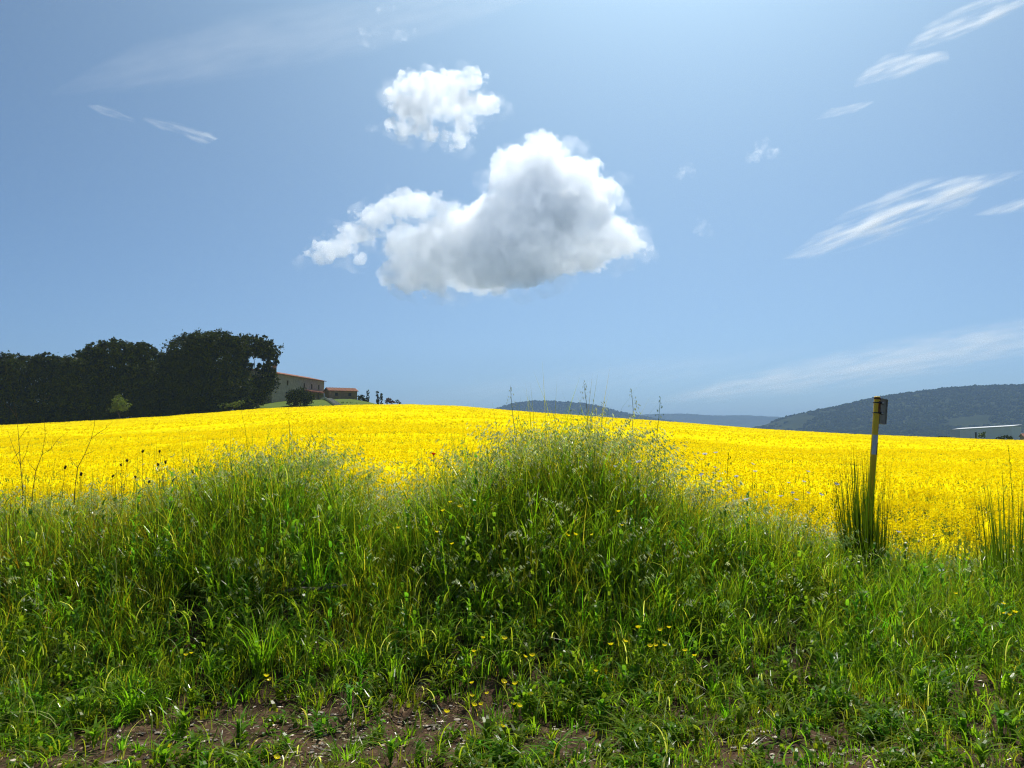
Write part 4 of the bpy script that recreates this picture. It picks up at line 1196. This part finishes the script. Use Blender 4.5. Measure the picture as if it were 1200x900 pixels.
def build_cover():
    mb = MB()
    p = frustum_pts(6500, 3.3, 7.0, pw=1.4)
    d = fbm(p[:, 0] * 3, p[:, 1] * 3, 71, 3)
    p = p[rng.random(len(p)) < np.clip((d - 0.38) * 4, 0, 1) * (1 - 0.85 * bare(p[:, 0], p[:, 1]))]; n = len(p); per = 11
    ang = rng.random((n, per)) * 6.283
    hh = grass_h(p[:, 0], p[:, 1])
    base = np.repeat(np.column_stack([p, ground(p[:, 0], p[:, 1])]), per, axis=0)
    base[:, 2] += np.repeat(hh, per) * 0.45 * rng.random(n * per) * (rng.random(n * per) < .7)
    base[:, :2] += rng.normal(size=(n * per, 2)) * 0.02
    T = np.repeat(np.stack([0.7 + 0.8 * rng.random(n), 0.85 + 0.5 * rng.random(n), 0.7 + 0.9 * rng.random(n)], 1), per, axis=0) * (0.8 + .4 * rng.random((n * per, 1)))
    mb.add(*blades(base, 0.03 + 0.06 * rng.random(n * per), 0.012 + 0.014 * rng.random(n * per), ang.ravel(), 0.7 + 0.6 * rng.random(n * per), ang.ravel() + 1.57, 4, T, droop=0.45, prof=0.6))
    p = frustum_pts(420, 3.9, 6.5); p = p[(rng.random(len(p)) < 1 - 0.9 * bare(p[:, 0], p[:, 1]))]; n = len(p); per = 12
    ang = rng.random((n, per)) * 6.283; hh = grass_h(p[:, 0], p[:, 1])
    base = np.repeat(np.column_stack([p, ground(p[:, 0], p[:, 1])]), per, axis=0)
    base[:, 2] += np.repeat(hh, per) * np.tile(np.linspace(0.0, 0.8, per), n)
    T = np.repeat(np.stack([0.8 + 0.6 * rng.random(n), 0.95 + 0.5 * rng.random(n), 0.8 + 1.2 * rng.random(n)], 1), per, axis=0) * (0.75 + .5 * rng.random((n * per, 1)))
    mb.add(*blades(base, (0.08 + 0.12 * rng.random(n * per)) * np.tile(np.linspace(1.2, 0.5, per), n), 0.016 + 0.016 * rng.random(n * per), ang.ravel(), 0.6 + 0.6 * rng.random(n * per), ang.ravel() + 1.57, 5, T, droop=0.5, prof=0.7))
    mb.add(*blades(np.column_stack([p, ground(p[:, 0], p[:, 1])]), hh * 0.9, np.full(n, 0.006), rng.random(n) * 6.28, np.full(n, 0.05), segs=3, tint=np.full((n, 3), 0.8), prof=0.3))
    o = mb.build('low_weeds', M_weed)
    tag(o, 'low leafy weeds growing among the grass and over the soil', 'weeds', kind='stuff')
    # dead straw lying on the soil
    mb = MB()
    p = frustum_pts(16000, 3.3, 5.8, pw=1.4)
    p = p[rng.random(len(p)) < 0.12 + 0.8 * bare(p[:, 0], p[:, 1])]; n = len(p)
    a = rng.random(n) * 6.283; L = 0.006 + 0.035 * rng.random(n) ** 3
    c = np.column_stack([p, ground(p[:, 0], p[:, 1]) + 0.012 + 0.015 * rng.random(n)])
    dv = np.stack([np.cos(a), np.sin(a), rng.normal(size=n) * 0.15], 1)
    pv = np.stack([-np.sin(a), np.cos(a), rng.normal(size=n) * 0.4], 1)
    T = (0.4 + 1.0 * rng.random((n, 1))) * np.array([[1.0, 0.9, 0.75]])
    mb.add(*quads(c, dv * L[:, None], pv * (0.0018 + 0.0022 * rng.random(n))[:, None], T))
    o = mb.build('straw_litter', leafmat('straw', (0.34, 0.26, 0.15), 0.2, None, 0.04))
    tag(o, 'dry straw and dead leaves lying on the bare soil', 'litter', kind='stuff')
    # pebbles
    p = frustum_pts(14000, 3.3, 5.2, pw=1.3)
    p = p[rng.random(len(p)) < 0.05 + 0.95 * bare(p[:, 0], p[:, 1]) * sstep(0.35, 0.6, fbm(p[:, 0] * 3, p[:, 1] * 3, 15, 3))]; n = len(p)
    bm = bmesh.new(); bmesh.ops.create_icosphere(bm, subdivisions=1, radius=1.0)
    iv = np.array([tuple(v.co) for v in bm.verts]); jf = np.array([[v.index for v in f.verts] for f in bm.faces]); bm.free()
    s = 0.003 + 0.012 * rng.random(n) ** 2.4
    V = iv[None] * (0.7 + 0.6 * rng.random((n, len(iv), 1))) * s[:, None, None] * np.stack([1 + .6 * rng.random(n), 1 + .6 * rng.random(n), .3 + .25 * rng.random(n)], 1)[:, None, :]
    V = V + np.column_stack([p, ground(p[:, 0], p[:, 1]) + 0.006])[:, None, :]
    F = (np.arange(n) * len(iv))[:, None, None] + jf[None]
    T = np.repeat((0.18 + 1.1 * rng.random((n, 1)) ** 2) * np.array([[1, .96, .9]]), len(iv), axis=0)
    o = MB().add(V.reshape(-1, 3), F.reshape(-1, 3), T).build('gravel', leafmat('gravel_stone', (0.44, 0.38, 0.32), 0.0, None, 0.02, 0.5))
    tag(o, 'small pale stones scattered over the bare soil', 'gravel', kind='stuff')
build_grass()
build_seed_grass()
build_cover()

# ------------------------------------------------------------------ single plants that stand out
def hit(px, py, f=0.8, y0=3.6, y1=8.6):
    """the point of the grass surface that the photograph's pixel looks at"""
    for Y in np.arange(y0, y1, 0.02):
        q = P(px, py, Y)
        if q.z <= g1(q.x, Y) + f * float(grass_h(np.array([q.x]), np.array([Y]))[0]):
            return q
    return P(px, py, 7.3)
ORD = ['leftmost', 'second from the left', 'third from the left', 'fourth from the left', 'fifth from the left', 'sixth from the left', 'seventh from the left',
       'eighth from the left', 'ninth from the left', 'tenth from the left', 'eleventh from the left', 'twelfth from the left']

def flower_mesh(name, mat, petals, r, cup, width=0.9, centre=True, col=(1, 1, 1)):
    mb = MB()
    for i in range(petals):
        a = 2 * math.pi * i / petals
        ca, sa = math.cos(a), math.sin(a); pa, pb = -sa, ca
        V, F = [], []
        for j, t in enumerate((0.08, 0.35, 0.7, 1.0)):
            rr = r * t; z = cup * r * t ** 2; w = width * r * math.sin(math.pi * min(t * 0.62 + 0.12, 1)) * 0.62
            for s in (-1, 0, 1):
                V.append((ca * rr + pa * w * s, sa * rr + pb * w * s, z + (0.10 * r if s else 0)))
        for j in range(3):
            for s in range(2):
                q = j * 3 + s
                F.append((q, q + 1, q + 4, q + 3))
        mb.add(V, F, np.tile(col, (len(V), 1)))
    if centre:
        mb.tube([(0, 0, -0.1 * r), (0, 0, 0.18 * r), (0, 0, 0.26 * r)], [0.16 * r, 0.24 * r, 0.12 * r], 7, tint=np.array([[0.8, 0.75, 0.6]]))
    o = mb.build(name, mat)
    me = o.data; bpy.data.objects.remove(o)
    return me

def stem_to(parent, off, r0=0.0016, r1=0.001, mat=None, bow=0.1):
    """a thin stem from the thing's base to a point given from the base"""
    b = Vector(off); m = b * 0.55 + Vector((b.x * -bow, 0, 0))
    return MB().tube([(0, 0, -0.02), tuple(m), tuple(b)], [r0, (r0 + r1) / 2, r1], 5).build('stem', mat or M_grass, parent)

def flowers(name, cat, cluster_label, pix, mesh, child, group, f=0.98, mat=None, tilt=0.6, y0=3.6, wide=False):
    pix = sorted(pix)
    for i, (px, py) in enumerate(pix):
        q = hit(px, py, f, y0)
        h = max(q.z - g1(q.x, q.y), 0.06)
        bx, by = q.x + random.uniform(-.04, .04), q.y + random.uniform(0.0, .05)
        gz = g1(bx, by)
        lab = cluster_label % ('only' if len(pix) == 1 else ORD[i])
        t = thing(name, lab, cat, (bx, by, gz), group=group)
        off = (q.x - bx, q.y - by, max(q.z - gz, 0.05))
        stem_to(t, off, mat=mat)
        o = bpy.data.objects.new(child, mesh); COL.objects.link(o); o.parent = t
        o.location = off
        o.rotation_euler = (random.uniform(-.2, tilt), random.uniform(-.3, .3), random.uniform(0, 6))
        s = random.uniform(0.8, 1.2); o.scale = (s, s, s)

me_b = flower_mesh('flower', M_butter, 5, 0.0150, 0.7)
GB = 'yellow buttercups in the grass'
for lab, px in [
    ('yellow buttercup, %s around the bottom centre bare soil', [(553, 801), (590, 800), (604, 802), (553, 816), (571, 813), (555, 827), (564, 826), (602, 826), (608, 828), (622, 814), (523, 835)]),
    ('yellow buttercup standing alone lowest in the bottom centre', [(589, 852)]),
    ('yellow buttercup, %s of five above the bottom centre soil', [(566, 748), (591, 749), (555, 764), (615, 770), (624, 769)]),
    ('yellow buttercup, %s of the upper three right of centre', [(748, 736), (774, 739), (784, 736)]),
    ('yellow buttercup, %s of the middle row right of centre', [(716, 756), (732, 752), (762, 758), (768, 757), (779, 757)]),
    ('yellow buttercup alone in the grass under the right centre row', [(698, 787)]),
    ('yellow buttercup, %s of a close pair right of the right centre row', [(803, 763), (814, 769)]),
    ('yellow buttercup, %s on the left flank of the mound', [(467, 619), (519, 599), (528, 589), (539, 594), (530, 638), (512, 624)]),
    ('yellow buttercup, %s of a row on the mound\'s right flank', [(665, 628), (674, 627), (694, 627)]),
    ('yellow buttercup, %s of two high on the right flank of the mound', [(725, 600), (729, 616)]),
    ('yellow buttercup, %s of a close pair in the left grass', [(218, 768), (224, 766)]),
    ('yellow buttercup, %s of a pair beside the left bare soil', [(312, 793), (316, 797)]),
    ('yellow buttercup, %s of two along the bottom left edge', [(197, 875), (324, 889)]),
    ('yellow buttercup, %s of the group near the right edge', [(1120, 696), (1176, 708), (1177, 719), (1183, 721), (1189, 718)]),
]:
    if '%s' not in lab: lab = lab.replace('%', '%%') + '%.0s'
    flowers('buttercup', 'flower', lab, px, me_b, 'flower', GB)
me_w = flower_mesh('flower', M_white, 9, 0.020, 0.45, 0.55)
GW = 'white flowers at the field edge'
for lab, px in [
    ('white flower, %s of those just left of the yellow post', [(897, 577), (924, 566), (942, 565), (947, 553), (929, 578), (915, 582), (947, 578), (962, 580), (980, 568), (933, 586)]),
    ('white flower, %s of those just right of the mound', [(826, 533), (839, 531), (882, 544), (885, 553), (822, 557), (863, 559), (838, 548), (843, 565), (875, 586), (835, 575)]),
    ('white flower, %s of two on the right shoulder of the mound', [(721, 547), (749, 542)]),
    ('white flower, %s of two right of the yellow post', [(1053, 624), (1103, 669)]),
]:
    flowers('white_flower', 'flower', lab, px, me_w, 'flower', GW, f=0.95, y0=6.4)
me_p = flower_mesh('flower', M_red, 5, 0.015, 0.8, 1.1)
flowers('poppy', 'flower', 'single small red poppy on the left shoulder of the mound%.0s', [(508, 533)], me_p, 'flower', None, f=0.9, y0=6.6)

def seed_head(px, py, lab):
    q = P(px, py, random.uniform(6.9, 7.4))
    bx, by = q.x + random.uniform(-.1, .1), q.y + random.uniform(-.05, .1); gz = g1(bx, by)
    t = thing('dried_flower_head', lab, 'plant', (bx, by, gz), group='dark dried flower heads on the left')
    off = Vector((q.x - bx, q.y - by, q.z - gz))
    stem_to(t, off, 0.0022, 0.0014, M_dry)
    mb = MB()
    r = random.uniform(0.0075, 0.011)
    d = Vector((random.uniform(-.5, .5), random.uniform(-.3, .3), 1)).normalized()
    o = Vector(off)
    mb.tube([o - d * r * .6, o, o + d * r, o + d * r * 2, o + d * r * 2.7], [r * .35, r * .85, r, r * .75, r * .3], 8)
    for _ in range(22):
        a = random.uniform(0, 6.28); k = random.uniform(.2, 2.4)
        b = o + d * r * k + Vector((math.cos(a), math.sin(a), .4)) * r * 0.8
        e = b + Vector((math.cos(a), math.sin(a), random.uniform(.2, 1.2))) * r * .7
        mb.tube([b, e], [0.0016, 0.0004], 3)
    mb.build('seed_head', M_dark, t)
sh = sorted([(76, 549), (95, 557), (132, 559), (142, 546), (149, 541), (167, 530), (187, 530), (186, 546), (194, 543), (159, 560), (226, 554), (174, 566)])
for i, (a, b) in enumerate(sh):
    seed_head(a, b, 'dark dried flower head on a thin stem, %s of the twelve' % (ORD[i] if i < 11 else 'rightmost'))

def stalk(label, paths, Y, r=0.004):
    """a bare branching dead stalk: paths of pixels, the first one starting at the foot"""
    q0 = P(paths[0][0][0], paths[0][0][1], Y)
    gz = g1(q0.x, Y)
    base = Vector((q0.x, Y, gz))
    t = thing('dead_stalk', label, 'plant', base, group='bare dead stalks on the left')
    mb = MB()
    depth = {}
    for pi, path in enumerate(paths):
        lean = random.uniform(-.25, .25)
        pts = []
        for j, (a, b) in enumerate(path):
            key = (a, b)
            yy = depth.get(key, Y + (depth.get(path[0], Y) - Y) + lean * j * 0.12)
            depth[key] = yy
            pts.append(P(a, b, yy) - base)
        if pi == 0: pts = [Vector((0, 0, -0.03))] + pts
        rr = r if pi == 0 else r * 0.55
        mb.tube(pts, [rr * (1 - 0.75 * i / (len(pts) - 1)) for i in range(len(pts))], 6)
    mb.build('stem', M_dry, t)
    return t
stalk('bare brown dead stalk, the leftmost of the tall ones', [[(27, 576), (24, 545), (22, 515), (20, 490), (16, 470)], [(24, 545), (14, 520), (8, 503)], [(22, 515), (29, 505), (34, 498)], [(24, 545), (31, 530), (33, 520), (37, 512)], [(22, 530), (13, 540), (7, 535)], [(20, 490), (12, 478), (7, 474)]], 6.9)
stalk('bare forked dead stalk between the leftmost and the tallest one', [[(38, 578), (42, 552), (49, 533), (53, 512), (52, 494)], [(49, 533), (60, 526), (66, 517), (73, 511), (80, 506)], [(60, 526), (62, 515)], [(42, 552), (34, 543), (30, 536)], [(66, 517), (72, 519), (78, 517)]], 7.0)
stalk('tallest slender dead stalk with an arching side branch', [[(88, 570), (91, 548), (99, 533), (107, 514), (111, 497), (110, 487)], [(107, 514), (116, 507), (124, 502), (132, 494)], [(124, 502), (126, 496)], [(91, 548), (84, 540), (80, 530)], [(99, 533), (107, 530), (112, 527)], [(116, 507), (122, 509), (127, 506)]], 7.05)

M_oat = leafmat('pale_oat_straw', (0.34, 0.34, 0.20), 0.4, None, 0.02)
def oat_stem(label, path, Y, n=14, spread=0.05, mat=None):
    q0 = P(path[0][0], path[0][1], Y); gz = g1(q0.x, Y)
    base = Vector((q0.x, Y, gz))
    t = thing('wild_oat_stem', label, 'plant', base, group='tall single grass stems above the crest')
    pts = [Vector((0, 0, -0.02))] + [P(a, b, Y) - base for a, b in path]
    MB().tube(pts, [0.0024] * (len(pts) - 1) + [0.001], 5).build('stem', M_oat if mat is None else mat, t)
    mb, br = MB(), MB()
    a, b = pts[-2], pts[-1]
    for i in range(n):
        f = i / n
        s = a.lerp(b, f); ang = random.uniform(0, 6.28)
        e = s + Vector((math.cos(ang) * spread * (1.1 - f), math.sin(ang) * spread * (1.1 - f), random.uniform(0, .03)))
        mb.tube([s, e], [0.0008, 0.0005], 3)
        g = e + Vector((0, 0, -0.02))
        mb.tube([e, e.lerp(g, .4), g], [0.0008, 0.0030, 0.0006], 5)
    mb.build('panicle', M_straw if mat is None else mat, t)
oat_stem('tall wild oat stem above the left part of the mound', [(606, 540), (603, 505), (600, 478), (598, 452)], 7.2)
oat_stem('tall wild oat stem with airy head above the middle of the mound', [(692, 540), (689, 500), (687, 470), (684, 448)], 7.3, 18, .06)
oat_stem('tall wild oat stem at the right shoulder of the mound', [(738, 550), (741, 510), (742, 480), (740, 456)], 7.2)
oat_stem('wild oat stem standing right of the mound against the hills', [(765, 570), (768, 525), (772, 490), (774, 465)], 7.3, 12, .04, M_grass)
oat_stem('dark dock like stem rising from the grass right of the mound', [(852, 590), (852, 560), (853, 545), (854, 532)], 7.2, 10, .04, M_grass)
oat_stem('thin lone grass stem against the yellow field near the right edge', [(1190, 640), (1187, 590), (1184, 555), (1182, 522)], 7.2, 8, .01, M_grass)

def tuft(label, px, py, Y, n, h0, h1, w, lean, tint, name='grass_tuft', rad=0.06):
    x = (px - 600) / FPX * Y
    t = thing(name, label, 'grass tuft', (x, Y, g1(x, Y)))
    a = rng.random(n) * 6.283; r = rad * np.sqrt(rng.random(n))
    root = np.stack([np.cos(a) * r, np.sin(a) * r, np.full(n, -0.02)], 1)
    T = np.tile(tint, (n, 1)) * (0.75 + 0.5 * rng.random((n, 1)))
    mb = MB().add(*blades(root, h0 + (h1 - h0) * rng.random(n) ** 1.4, w * (0.7 + 0.6 * rng.random(n)), a + rng.normal(size=n) * .4, lean * (0.4 + 1.2 * rng.random(n)), a + 1.57, 6, T, droop=0.5))
    o = mb.build('blades', M_grass, t)
tuft('dark upright clump of spear grass at the foot of the yellow post', 1007, 0, 7.0, 420, 0.35, 1.38, 0.010, 0.07, (0.28, 0.32, 0.4), rad=0.21)
tuft('dark upright clump of spear grass at the right edge of the picture', 1172, 0, 6.9, 170, 0.35, 1.28, 0.010, 0.08, (0.36, 0.42, 0.45), rad=0.26)
tuft('bright broad leaved grass tuft beside the left bare soil', 166, 0, 4.75, 70, 0.14, 0.34, 0.011, 0.55, (1.0, 1.35, 1.2), rad=0.07)
tuft('tall arching grass tuft right of the left bare soil', 312, 0, 5.15, 90, 0.3, 0.62, 0.008, 0.5, (0.8, 1.1, 1.0), rad=0.08)
tuft('small bright grass tuft at the bottom, left of centre', 412, 0, 4.1, 60, 0.08, 0.2, 0.008, 0.6, (1.0, 1.3, 1.0), rad=0.08)
tuft('low grass tuft beneath the right side bare soil', 955, 0, 3.98, 40, 0.06, 0.16, 0.007, 0.5, (1.0, 1.2, 1.0), rad=0.06)
tuft('dark upright grass clump on the left flank of the mound', 405, 0, 6.6, 70, 0.6, 1.0, 0.007, 0.12, (0.6, 0.75, 0.7), rad=0.10)

def dead_branch():
    q = hit(365, 690, 0.3)
    t = thing('dead_branch', 'grey dead branch lying in the left grass', 'branch', (q.x, q.y, g1(q.x, q.y) + 0.1))
    mb = MB()
    mb.tube([(-.24, -.02, .03), (-.1, 0, .06), (.05, .03, .05), (.25, .02, .08)], [.010, .013, .011, .006], 7)
    mb.tube([(-.1, 0, .06), (-.04, -.05, .12), (-.02, -.06, .18)], [.007, .005, .003], 6)
    mb.tube([(.05, .03, .05), (.14, -.04, .10), (.2, -.08, .11)], [.007, .005, .002], 6)
    mb.build('wood', noisemat('grey_dead_wood', (0.10, 0.085, 0.07), (0.24, 0.21, 0.18), 20, 0.9), t)
dead_branch()
